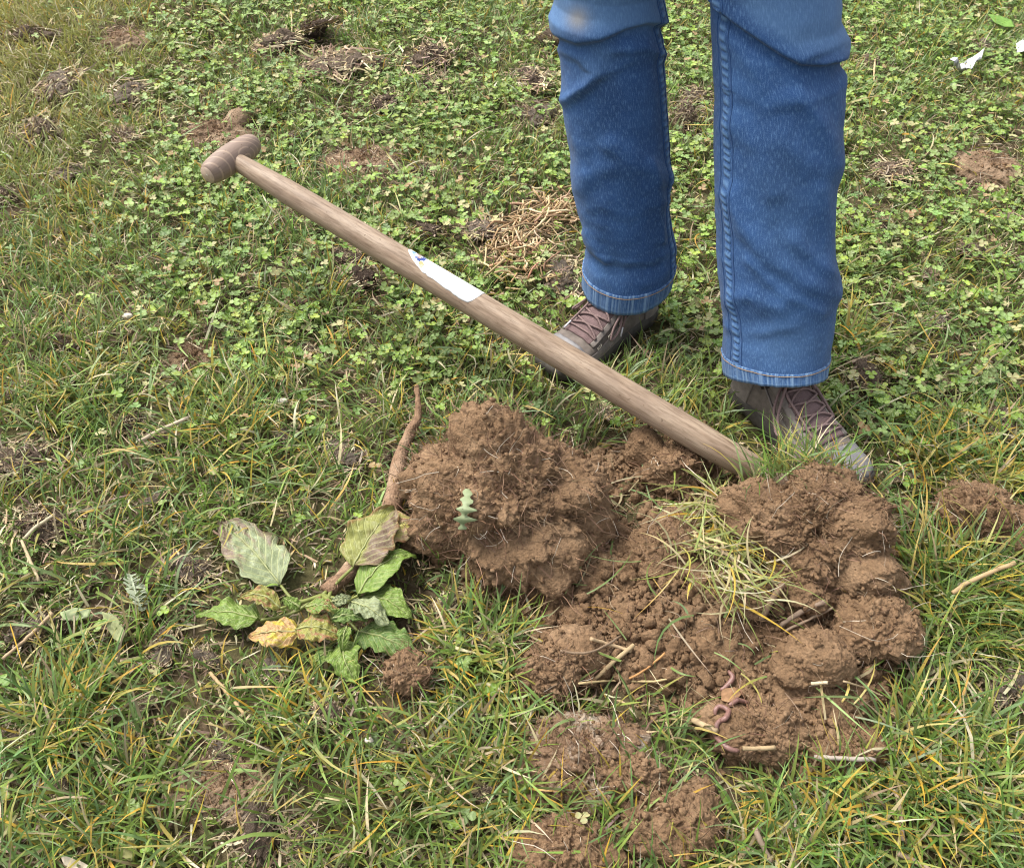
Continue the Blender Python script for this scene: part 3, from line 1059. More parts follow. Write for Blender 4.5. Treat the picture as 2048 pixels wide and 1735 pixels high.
soil_clod(1130, 1705, [(1130, 1705, .012, (.058, .040, .036)), (1190, 1725, .005, (.04, .03, .025))], 'clod cut by the bottom edge of the picture', 6, 89, nroots=180)
soil_clod(1960, 1040, [(1950, 1040, .020, (.060, .050, .050)), (2030, 1065, .01, (.07, .05, .04)), (1940, 1010, .03, (.04, .035, .035))],
          'molehill of crumbly soil among the long grass at the right edge', 6, 97, nroots=520, group='molehills in the field')
soil_clod(1975, 335, [(1975, 340, -.004, (.085, .085, .030))], 'flat dry pale molehill right of the jeans', 6, 101, 'pale_soil', 260, 0.6, group='molehills in the field')
soil_clod(440, 268, [(430, 275, -.008, (.105, .07, .030)), (478, 240, .01, (.035, .035, .03))], 'flat dry pale molehill behind the spade handle', 6, 103, 'pale_soil', 300, 0.6, group='molehills in the field')
soil_clod(250, 85, [(250, 88, -.01, (.09, .075, .03))], 'pale dry molehill near the top left corner', 5, 107, 'pale_soil', 240, 0.6, group='molehills in the field')
soil_clod(730, 325, [(730, 330, -.016, (.13, .075, .030))], 'flat brown molehill above the middle of the spade shaft', 6, 109, 'pale_soil', 260, 0.7, group='molehills in the field')
soil_clod(610, 617, [(610, 618, .012, (.020, .020, .020))], 'dark little ball of earth in the grass under the spade shaft', 5, 113, 'dung', 60, 0.4)
soil_clod(455, 1580, [(455, 1585, -.012, (.085, .05, .026))], 'flat brown molehill showing through the grass near the lower left', 6, 127, 'pale_soil', 160, 0.8, group='molehills in the field')
soil_clod(395, 720, [(395, 722, -.014, (.07, .045, .026))], 'flat brown molehill in the grass left of the spade shaft', 5, 131, 'pale_soil', 220, 0.7, group='molehills in the field')

# loose crumbs over and round the dug soil
rs = np.random.default_rng(5)
S = Soup()
for lev, cnt, smin, smax in ((1, 9000, 0.0014, 0.0045), (2, 1500, 0.004, 0.012)):
    x = rs.uniform(-0.28, 0.75, cnt * 3)
    y = rs.uniform(0.36, 1.2, cnt * 3)
    e = soil_edge(x, y)
    k = rs.random(len(x)) < np.where(e < 0, 0.9, np.exp(-e / 0.02) * 0.5)
    x, y = x[k][:cnt], y[k][:cnt]
    n = len(x)
    s = smin + (smax - smin) * rs.random(n) ** 3
    D, T = ICO[lev]
    z = Hs(x, y) + s * 0.3
    sc = s[:, None, None] * (0.7 + 0.6 * rs.random((n, 1, 3)))
    rad = 1 + 0.28 * rs.normal(size=(n, len(D), 1))
    V = D[None] * rad * sc + np.stack([x, y, z], 1)[:, None, :]
    S.add(V.reshape(-1, 3), (np.arange(n)[:, None, None] * len(D) + T[None]).reshape(-1, 3))
for P, D0, gz, rg in CLOD_SURF:
    cand = np.where(P[:, 2] > gz + 0.002)[0]
    k = rs.choice(cand, min(2600, max(120, int(len(cand) * 0.045 * rg))))
    D, T = ICO[1]
    s = 0.0012 + 0.0042 * rs.random(len(k)) ** 2.5
    V = D[None] * (1 + 0.3 * rs.normal(size=(len(k), len(D), 1))) * s[:, None, None] * (0.7 + 0.6 * rs.random((len(k), 1, 3))) + P[k][:, None, :]
    S.add(V.reshape(-1, 3), (np.arange(len(k))[:, None, None] * len(D) + T[None]).reshape(-1, 3))
obj('soil_crumbs', S.mesh('soil_crumbs', smooth=False), M['crumb'], kind='stuff', label='loose brown soil crumbs strewn over the dug patch', cat='soil crumbs')

_allP = np.concatenate([c[0] for c in CLOD_SURF] + [sv[e_keep]])
_ax, _ay, _aw = PX(_allP)


def top(px_, py_, up=0.0, rad=7.0):
    """nearest point of the clods or the soil seen at px, py, lifted by up"""
    k = np.where((np.abs(_ax - px_) < rad) & (np.abs(_ay - py_) < rad))[0]
    if len(k) == 0:
        return on(px_, py_, up)
    i = k[np.argmin(_aw[k])]
    return _allP[i] + np.array([0, -0.3 * up, up])


# fine roots strewn over the dug soil
n = 1500
x = rs.uniform(-0.25, 0.75, n * 3)
y = rs.uniform(0.38, 1.18, n * 3)
k = soil_edge(x, y) < 0.0
x, y = x[k][:n], y[k][:n]
n = len(x)
c = pick(np.array([(0.22, 0.135, 0.085), (0.30, 0.20, 0.13), (0.42, 0.33, 0.22)]), n, rs)
d0 = np.stack([rs.normal(size=n), rs.normal(size=n), 0.35 + 0.5 * rs.random(n)], 1)
V, Q, C = strands(np.stack([x, y, Hs(x, y) + 0.002], 1), d0, 0.015 + 0.04 * rs.random(n), 0.0006 + 0.0007 * rs.random(n), 0.3, 0.16, 5, c, rs)
obj('root_threads', mesh_from('root_threads', V, quads=Q, col=C), M['fibre'], kind='stuff', label='fine pale root threads scattered over the dug soil', cat='roots')


def empty(name, loc, label, cat, group=None):
    o = bpy.data.objects.new(name, None)
    scene.collection.objects.link(o)
    o.location = tuple(float(v) for v in loc)
    o['label'] = label
    o['category'] = cat
    if group:
        o['group'] = group
    return o


def unit(v):
    v = np.asarray(v, float)
    return v / np.linalg.norm(v)


# ------------------------------------------------------------------ spade
T_END = G(472, 322, 0.27)
LOW = G(1400, 876, 0.082)
axis = unit(LOW - T_END)
TOE_END = G(1545, 958, 0.030)
sp = empty('spade', (TOE_END[0], TOE_END[1], 0.0), 'spade with a weathered wooden shaft and T handle, leaning with its blade in the soil', 'spade')
so = np.array(sp.location)
under = TOE_END + unit(TOE_END - LOW) * 0.06 + np.array([0, 0, -0.018])
path = smooth_path([T_END + axis * 0.004, T_END + axis * 0.09, T_END + axis * 0.25, (T_END + LOW) / 2, LOW, TOE_END, under], 60)
Lacc = np.concatenate([[0], np.cumsum(np.linalg.norm(np.diff(path, axis=0), axis=1))])
Rad = np.interp(Lacc, [0, 0.02, 0.14, 0.5, Lacc[-1] - 0.2, Lacc[-1] - 0.06, Lacc[-1]], [0.0172, 0.0180, 0.0235, 0.0248, 0.0248, 0.0215, 0.019])
V, T, Q, U = tube(path, Rad, 28)
U[:, 0] *= 0.155
shaft = obj('shaft', mesh_from('shaft', V - so, T, Q, uv=U), M['wood'], sp)

# T handle: square to the shaft, its near end towards the viewer and to the left
near_px, far_px = np.array([414., 352.]), np.array([513., 287.])
bestd, best = 1e9, None
e1 = unit(np.cross(axis, [0, 0, 1]))
e2 = np.cross(axis, e1)
for a in np.linspace(0, 2 * math.pi, 720):
    hv = math.cos(a) * e1 + math.sin(a) * e2
    q1 = PX(T_END - axis * 0.012 + hv * 0.062)
    q2 = PX(T_END - axis * 0.012 - hv * 0.062)
    d = np.hypot(q1[0] - near_px[0], q1[1] - near_px[1]) + np.hypot(q2[0] - far_px[0], q2[1] - far_px[1])
    if q1[2] < q2[2] and d < bestd:
        bestd, best = d, hv
dr = FW + RT * (416 - 1024.0) / FPX - UP * (353 - 867.5) / FPX          # line of sight through the near end of the handle
cen = T_END - axis * 0.012
dr = unit(dr)
bb = dr @ (CAM - cen)
dd_ = bb * bb - ((CAM - cen) @ (CAM - cen) - 0.069 ** 2)
hv = unit(CAM + dr * (-bb - math.sqrt(max(dd_, 0))) - cen)
hv = unit(hv - axis * (hv @ axis) * 0.5)
tt = np.linspace(-1, 1, 22)
rad = 0.0145 + 0.0125 * np.sqrt(np.clip(1 - 0.92 * tt ** 2, 0, 1))
rad[0] *= 0.97
rad[-1] *= 0.97
cen = T_END - axis * 0.012
pts = cen + (tt * 0.066)[:, None] * hv
V, T, Q, U = tube(pts, rad, 28)
U[:, 0] *= 0.15
t_me = mesh_from('handle', V - cen, T, Q, uv=U)
hd = obj('handle', t_me, M['wood_t'], sp, loc=cen - so)
for sgn in (1, -1):                                  # turned end face with a centre mark
    c = cen + hv * 0.066 * sgn
    V, T, Q, U = tube([c - hv * 0.001 * sgn, c + hv * 0.0010 * sgn], [rad[0] * 0.97, rad[0] * 0.93], 28)
    obj('end_face', mesh_from('end_face', V - cen, T, Q, uv=U), M['end_grain'], hd)
    V, T, Q, U = tube([c - hv * 0.001 * sgn, c + hv * 0.0014 * sgn], [0.0022, 0.0018], 10)
    obj('centre_mark', mesh_from('centre_mark', V - cen, T, Q, uv=U), M['white_stitch'], hd)
# collar where the shaft enters the handle
# steel socket and blade, sunk in the soil
bd = unit(under - TOE_END)
bd = unit(bd + np.array([0, 0, -0.35]))
V, T, Q, U = tube(smooth_path([under - bd * 0.02, under + bd * 0.07], 6), np.linspace(0.021, 0.012, 6), 16)
obj('socket', mesh_from('socket', V - so, T, Q, uv=U), M['steel'], sp)
side = unit(np.cross(bd, [0, 0, 1]))
nrm = np.cross(side, bd)
uu, vv = np.meshgrid(np.linspace(-1, 1, 13), np.linspace(0, 1, 13))
P = (under + bd * 0.05)[None] + (vv.ravel() * 0.26)[:, None] * bd + (uu.ravel() * (0.088 - 0.012 * vv.ravel() ** 2))[:, None] * side + (0.010 * uu.ravel() ** 2)[:, None] * nrm
P2 = P - nrm * 0.002
q = grid_quads(13, 13)
rim = [(i, i + 1) for i in range(12)] + [(i * 13 + 12, (i + 1) * 13 + 12) for i in range(12)] + [(156 + i + 1, 156 + i) for i in range(12)] + [((i + 1) * 13, i * 13) for i in range(12)]
q = np.concatenate([q, q[:, ::-1] + 169, [(b, a, a + 169, b + 169) for a, b in rim]])
obj('blade', mesh_from('blade', np.concatenate([P, P2]) - so, quads=q), M['steel'], sp)

# white label on the shaft
def shaft_at(px_, py_):
    qx, qy, _ = PX(path)
    i = np.argmin((qx - px_) ** 2 + (qy - py_) ** 2)
    return Lacc[i]


def axis_pt(l):
    return np.stack([np.interp(l, Lacc, path[:, k]) for k in range(3)], -1)


s0 = np.interp(809, *[a for a in (PX(path)[0], Lacc)])
s1 = np.interp(957, *[a for a in (PX(path)[0], Lacc)])
mid = axis_pt((s0 + s1) / 2)
vdir = CAM - mid
vdir = unit(vdir - axis * (vdir @ axis))
wdir = np.cross(axis, vdir)
if PX(mid + wdir * 0.02)[1] > PX(mid)[1]:
    wdir = -wdir


def on_shaft(l, a, off):
    r = np.interp(l, Lacc, Rad) + off
    return axis_pt(l) + r[..., None] * (np.cos(a)[..., None] * vdir + np.sin(a)[..., None] * wdir)


nl, na = 60, 14
ls = np.linspace(0, 1, nl)
lo = np.radians(np.interp(ls, [0, 0.05, 0.16, 0.30, 0.55, 0.86, 0.93, 0.97, 1.0], [64, 44, 22, 2, -6, -14, -10, 4, 40]))
lo += np.radians(2.0) * vnoise(np.stack([ls * 28, ls * 0, ls * 0], 1), 5)
hi = np.radians(np.interp(ls, [0, 0.05, 0.95, 1.0], [88, 100, 104, 92]))
LL = s0 + (s1 - s0) * np.repeat(ls[:, None], na, 1)
AA = lo[:, None] + (hi - lo)[:, None] * np.linspace(0, 1, na)[None]
V = np.concatenate([on_shaft(LL.ravel(), AA.ravel(), 0.0005), on_shaft(LL.ravel(), AA.ravel(), -0.001)])
q = grid_quads(nl, na)
edge_l = [(i, i + 1) for i in range(na - 1)] + [(i * na + na - 1, (i + 1) * na + na - 1) for i in range(nl - 1)] + [((nl - 1) * na + i + 1, (nl - 1) * na + i) for i in range(na - 1)] + [((i + 1) * na, i * na) for i in range(nl - 1)]
m_ = nl * na
q = np.concatenate([q, q[:, ::-1] + m_, [(b, a, a + m_, b + m_) for a, b in edge_l]])
lab = obj('paper_label', mesh_from('paper_label', V - so, quads=q), M['sticker'], sp)
S = Soup()
# little printed scene, torn: blue, brown, red and olive patches
for fl, ang, rl, ra, c in [(0.075, 66, .004, 10, (0.16, 0.32, 0.62)), (0.10, 52, .0025, 8, (0.28, 0.42, 0.60)), (0.135, 78, .006, 12, (0.33, 0.24, 0.20)), (0.165, 58, .005, 10, (0.45, 0.36, 0.32)),
                           (0.15, 44, .003, 8, (0.12, 0.16, 0.34)), (0.20, 56, .0065, 16, (0.03, 0.06, 0.24)), (0.185, 40, .004, 9, (0.02, 0.05, 0.20)), (0.175, 50, .002, 5, (0.55, 0.10, 0.10)),
                           (0.225, 70, .004, 9, (0.10, 0.14, 0.36)), (0.24, 30, .005, 12, (0.32, 0.29, 0.12)), (0.265, 20, .004, 8, (0.42, 0.40, 0.22)), (0.19, 82, .005, 7, (0.30, 0.30, 0.34))]:
    k = 14
    th = np.linspace(0, 2 * math.pi, k, endpoint=False)
    rr = 1 + 0.25 * rng.normal(size=k)
    l0 = s0 + fl * (s1 - s0)
    ll = np.concatenate([[l0], l0 + rl * np.cos(th) * rr])
    aa = np.radians(np.concatenate([[ang], ang + ra * np.sin(th) * rr]))
    S.add(on_shaft(ll, aa, 0.00085 + 0.0001 * rng.random()), [(0, 1 + i, 1 + (i + 1) % k) for i in range(k)], None, c)
obj('printed_picture', S.mesh('printed_picture', so), M['print'], lab)


# ------------------------------------------------------------------ person: jeans and walking shoes
person = empty('person', (float((ANK_L[0] + ANK_R[0]) / 2), float((ANK_L[1] + ANK_R[1]) / 2), 0.0),
               'person in faded blue jeans and brown laced walking shoes standing behind the spade', 'person')
po = np.array(person.location)

EDGE_L = np.array([(-40, 1108, 1316), (0, 1113, 1320), (28, 1106, 1322), (50, 1112, 1324), (66, 1120, 1325), (90, 1123, 1325), (110, 1120, 1326), (150, 1125, 1331), (200, 1128, 1334), (250, 1134, 1336),
                   (300, 1140, 1338), (350, 1143, 1340), (400, 1150, 1338), (430, 1158, 1340), (462, 1174, 1344), (485, 1180, 1348), (505, 1172, 1350), (530, 1167, 1349), (562, 1167, 1342), (600, 1168, 1340)], float)
EDGE_R = np.array([(-40, 1416, 1676), (0, 1418, 1674), (30, 1420, 1669), (60, 1423, 1676), (78, 1424, 1682), (98, 1424, 1676), (116, 1425, 1676), (140, 1426, 1688), (200, 1428, 1687), (300, 1428, 1679),
                   (400, 1431, 1669), (450, 1432, 1663), (500, 1432, 1666), (550, 1437, 1668), (600, 1445, 1669), (650, 1448, 1664), (700, 1447, 1655), (740, 1450, 1646), (800, 1452, 1643)], float)


def poly_dist(px_, py_, pts):
    """distance to a polyline and how far below it (photo px)"""
    pts = np.asarray(pts, float)
    d = np.full(px_.shape, 1e9)
    below = np.zeros_like(px_)
    for (ax, ay), (bx, by) in zip(pts[:-1], pts[1:]):
        ex, ey = bx - ax, by - ay
        t = np.clip(((px_ - ax) * ex + (py_ - ay) * ey) / (ex * ex + ey * ey), 0, 1)
        dx, dy = px_ - ax - t * ex, py_ - ay - t * ey
        dd = np.hypot(dx, dy)
        sgn = np.sign(ex * dy - ey * dx) * (1 if ex > 0 else -1)
        k = dd < d
        d = np.where(k, dd, d)
        below = np.where(k, sgn, below)
    return d, below


FOLD_L = [('ledge', [(1090, 40), (1120, 66), (1160, 80), (1200, 74), (1245, 52), (1290, 40), (1340, 44)], .0125, 60), ('ridge', [(1120, 92), (1165, 112), (1195, 140), (1180, 170), (1140, 200)], .006, 13),
          ('ledge', [(1120, 205), (1160, 178), (1210, 145), (1265, 122), (1300, 128), (1345, 160)], .0075, 55), ('ridge', [(1230, 100), (1290, 95), (1330, 110)], .004, 14), ('ridge', [(1130, 230), (1160, 300), (1165, 370)], .004, 20),
          ('ridge', [(1225, 290), (1270, 318), (1330, 355)], .006, 20), ('ridge', [(1180, 350), (1240, 330), (1290, 372)], .003, 18), ('ledge', [(1150, 420), (1200, 412), (1260, 430), (1345, 395)], .003, 60),
          ('ridge', [(1300, 320), (1318, 400), (1322, 480)], .004, 9), ('ledge', [(1165, 498), (1215, 508), (1250, 522), (1300, 518), (1350, 490)], .009, 40), ('ridge', [(1170, 470), (1200, 500), (1215, 520)], .006, 10),
          ('ledge', [(1190, 546), (1230, 566), (1290, 566), (1345, 536)], .005, 20)]
FOLD_R = [('ledge', [(1440, 10), (1475, 38), (1515, 66), (1560, 98), (1600, 121), (1640, 122), (1690, 112)], .0130, 75), ('ledge', [(1600, 108), (1640, 88), (1692, 74)], .008, 26), ('ridge', [(1455, 80), (1500, 120), (1530, 170)], .003, 20),
          ('ledge', [(1480, 190), (1540, 215), (1600, 205), (1690, 170)], .0025, 70), ('ridge', [(1600, 190), (1640, 245), (1670, 320)], .005, 22), ('ridge', [(1460, 390), (1490, 450), (1540, 510), (1610, 560), (1680, 590)], .007, 22),
          ('ridge', [(1560, 280), (1620, 330), (1680, 350)], .003, 24), ('ridge', [(1590, 480), (1630, 520), (1680, 560)], .005, 20), ('ledge', [(1460, 655), (1520, 662), (1590, 650), (1680, 640)], .006, 55),
          ('ridge', [(1460, 600), (1500, 590), (1560, 610)], .004, 20), ('ridge', [(1470, 250), (1520, 300), (1545, 380)], .004, 24), ('ridge', [(1640, 380), (1655, 450), (1650, 530)], .004, 18), ('ridge', [(1500, 520), (1560, 580), (1640, 620)], .004, 16)]


class Leg:
    def __init__(self, A, K, Hip, edges, folds, tilt, roll, seed):
        self.A, self.K, self.Hip, self.e, self.f, self.tilt, self.roll, self.seed = A, K, Hip, edges, folds, tilt, roll, seed
        self.len1 = np.linalg.norm(K - A)
        self.len2 = np.linalg.norm(Hip - K)
        self.tmax = 1 + self.len2 / self.len1

    def surf(self, t, u, off=0.0):
        t, u = np.asarray(t, float), np.asarray(u, float)
        ax1 = self.A + t[:, None] * (self.K - self.A)
        k2 = np.clip((t - 1) / (self.tmax - 1), 0, 1)[:, None]
        ax = np.where((t > 1)[:, None], self.K + k2 * (self.Hip - self.K), ax1)
        px_, py_, w = PX(ax)
        xl = np.interp(py_, self.e[:, 0], self.e[:, 1])
        xr = np.interp(py_, self.e[:, 0], self.e[:, 2])
        hw = (xr - xl) / 2 / FPX * w
        cx = ((xl + xr) / 2 - 1024) / FPX * w
        kk = k2[:, 0]
        kx, kw = self._knee()
        hw = np.where(t > 1, kw + (0.105 - kw) * kk, hw)
        cx = np.where(t > 1, kx * (1 - kk) + self.Hip[0] * kk, cx)
        C = ax.copy()
        C[:, 0] = cx
        P = C + (hw * np.cos(u))[:, None] * RT - (1.02 * hw * np.sin(u))[:, None] * np.array([0, 1.0, 0])
        P[:, 2] += (self.tilt * np.sin(u) + self.roll * np.cos(u)) * np.exp(-t * 7)
        nd = np.stack([np.cos(u), -np.sin(u), np.zeros_like(u)], 1)
        qx, qy, _ = PX(P)
        fw = sstep(-0.35, 0.15, np.sin(u)) * np.exp(-np.clip(t - 1, 0, 9) * 3)
        d = np.zeros_like(t)
        for kind, pts, amp, wd in self.f:
            dist, sg = poly_dist(qx, qy, pts)
            pa = np.asarray(pts, float)
            along = (qx - pa[0, 0]) / (pa[-1, 0] - pa[0, 0] + 1e-6)
            nf = fbm(np.stack([qx / 60, qy / 60, 0 * qx + amp * 1000], 1), 2, self.seed + 9)
            strong = amp > 0.012
            fade = 1.0 if strong else np.clip(0.55 + 1.1 * nf, 0, 1.3)
            soft = 9.0 if strong else 17.0
            dist = dist + (0 if strong else 5 * nf)
            if kind == 'ridge':
                d += 1.5 * amp * np.exp(-(dist / wd) ** 2)
            else:
                s_ = dist * sg
                d += amp * fade * (np.where(s_ < 0, np.exp(s_ / wd), np.exp(-(s_ / soft) ** 2)) - 0.35 * np.exp(-((s_ - 16) / 13.0) ** 2))
        nz = 0.0035 * fbm(P * 11, 3, self.seed) + 0.0012 * fbm(P * 45, 2, self.seed + 3)
        return P + nd * (d * fw + nz + off)[:, None]

    def _knee(self):
        px_, py_, w = PX(self.K[None])
        xl = np.interp(py_, self.e[:, 0], self.e[:, 1])
        xr = np.interp(py_, self.e[:, 0], self.e[:, 2])
        return float((((xl + xr) / 2 - 1024) / FPX * w)[0]), float(((xr - xl) / 2 / FPX * w)[0])


K_L = G(1215, -30, 0.60)
K_R = G(1546, -30, 0.64)
HIPC = np.array([(K_L[0] + K_R[0]) / 2 - 0.04, max(K_L[1], K_R[1]) - 0.02, 1.0])
legL = Leg(ANK_L, K_L, HIPC + [-0.085, 0, -0.12], EDGE_L, FOLD_L, -0.012, 0.008, 201)
legR = Leg(ANK_R, K_R, HIPC + [0.085, 0, -0.12], EDGE_R, FOLD_R, 0.050, 0.004, 211)
NU = 180
S = Soup()
ug = np.linspace(0, 2 * math.pi, NU, endpoint=False)


def leg_cols(leg, P, t, u):
    qx, qy, _ = PX(P)
    front = sstep(-0.2, 0.3, np.sin(u))
    if leg is legL:
        w = 0.55 * sstep(85, 40, qy) + 0.30 * np.exp(-((qx - 1195) / 35) ** 2 - ((qy - 120) / 45) ** 2) + 0.18 * np.exp(-((qx - 1215) / 50) ** 2 - ((qy - 540) / 30) ** 2)
        dirt = 0.8 * np.exp(-((qx - 1155) / 22) ** 2 - ((qy - 38) / 24) ** 2)
    else:
        line = np.interp(qx, [1440, 1515, 1600, 1690], [0, 60, 118, 112])
        w = 0.50 * sstep(12, -40, qy - line) * sstep(1440, 1520, qx) + 0.18 * np.exp(-((qx - 1570) / 60) ** 2 - ((qy - 450) / 160) ** 2)
        w = w + 0.35 * np.exp(-((qx - 1570) / 90) ** 2 - ((qy - 690) / 60) ** 2)
        dirt = 0 * w
    return np.stack([np.clip(w * front, 0, 1), np.clip(dirt * front, 0, 1), 0 * w], 1)


for leg in (legL, legR):
    tg = np.concatenate([np.linspace(0, 1.04, 215), np.linspace(1.06, leg.tmax, 24)])
    tt, uu = np.repeat(tg, NU), np.tile(ug, len(tg))
    P = leg.surf(tt, uu)
    U = np.stack([uu * 0.085, tt * leg.len1], 1)
    S.add(P - po, None, grid_quads(len(tg), NU, True), leg_cols(leg, P, tt, uu), U)
# seat of the trousers
zz = np.linspace(-0.24, 0.06, 14)
ww = np.interp(zz, [-0.24, -0.12, 0.0, 0.06], [0.10, 0.185, 0.185, 0.165])
th = np.linspace(0, 2 * math.pi, 48, endpoint=False)
P = np.concatenate([HIPC + np.stack([w_ * np.cos(th), 0.68 * w_ * np.sin(th), np.full(48, z_)], 1) for z_, w_ in zip(zz, ww)])
P = np.concatenate([P, [HIPC + [0, 0, -0.25], HIPC + [0, 0, 0.06]]])
caps = [(14 * 48, (i + 1) % 48, i) for i in range(48)] + [(14 * 48 + 1, 13 * 48 + i, 13 * 48 + (i + 1) % 48) for i in range(48)]
S.add(P - po, caps, grid_quads(14, 48, True), (0.1, 0, 0), np.stack([np.concatenate([np.tile(th * 0.18, 14), [0, 0]]), P[:, 2]], 1))
trousers = obj('trousers', S.mesh('trousers'), M['denim'], person)

for leg, u0 in ((legL, math.radians(27)), (legR, math.radians(151))):
    hemh = 0.034 / leg.len1
    rows = np.concatenate([np.linspace(0, hemh, 9), [hemh]])
    offs = np.concatenate([np.full(9, 0.0022), [-0.001]])
    rows = np.concatenate([[0.03 / leg.len1, 0.0], rows])
    offs = np.concatenate([[-0.010, -0.004], offs])
    tt, uu = np.repeat(rows, NU), np.tile(ug, len(rows))
    oo = np.repeat(offs, NU)
    pk = 0.0009 * vnoise(np.stack([uu * 26, tt * 0, tt * 0 + leg.seed], 1), 7)
    P = leg.surf(tt, uu, oo + pk * (oo > 0))
    P[:, 2] -= np.where((np.repeat(np.arange(len(rows)), NU) >= 1) & (tt < 1e-6), 0.002, 0)
    U = np.stack([uu * 0.085, tt * leg.len1], 1)
    w = 0.15 + 0.35 * (tt < 0.2 * hemh)
    hem = obj('hem', mesh_from('hem', P - po, quads=grid_quads(len(rows), NU, True), col=np.stack([w, 0 * w, 0 * w], 1), uv=U), M['denim_hem'], trousers)
    th = np.linspace(0, 2 * math.pi, 260)
    P = leg.surf(np.full(260, hemh * 0.86), th, 0.0026)
    V, T, Q, _ = tube(P, 0.0007, 5, False)
    obj('hem_stitch', mesh_from('hem_stitch', V - po, quads=Q), M['stitch'], trousers)
    # puckered inner leg seam
    nr = 900
    tg = np.linspace(hemh * 0.2, 1.25, nr)
    wd = np.linspace(-1, 1, 9)
    tt, ww = np.repeat(tg, 9), np.tile(wd, nr)
    ph = tt * leg.len1 / 0.0125
    jit = 0.25 * vnoise(np.stack([ph * 0.6, ph * 0, ph * 0], 1), 3)
    puck = np.abs(np.sin(math.pi * (ph + jit)))
    prof = np.sqrt(np.clip(1 - np.abs(ww) ** 4, 0, 1))
    off = -0.001 + prof * (0.0016 + 0.0022 * puck)
    P = leg.surf(tt, u0 + ww * 0.0072 / 0.08, off)
    wear = prof * (0.05 + 0.75 * puck ** 3)
    obj('inseam', mesh_from('inseam', P - po, quads=grid_quads(nr, 9), col=np.stack([wear, 0 * wear, 0 * wear], 1), uv=np.stack([ww * 0.006, tt * leg.len1], 1)), M['denim'], trousers)
    for du in ((-0.17, 0.13) if leg is legL else (-0.13, 0.17)):
        tg = np.linspace(0.0, 1.25, 300)
        P = leg.surf(tg, np.full(300, u0 + du), 0.0003)
        V, T, Q, _ = tube(P, 0.0010, 5, False)
        obj('seam_ridge', mesh_from('seam_ridge', V - po, quads=Q, col=np.tile((0.0, 0, 0), (len(V), 1)), uv=np.zeros((len(V), 2))), M['denim'], trousers)


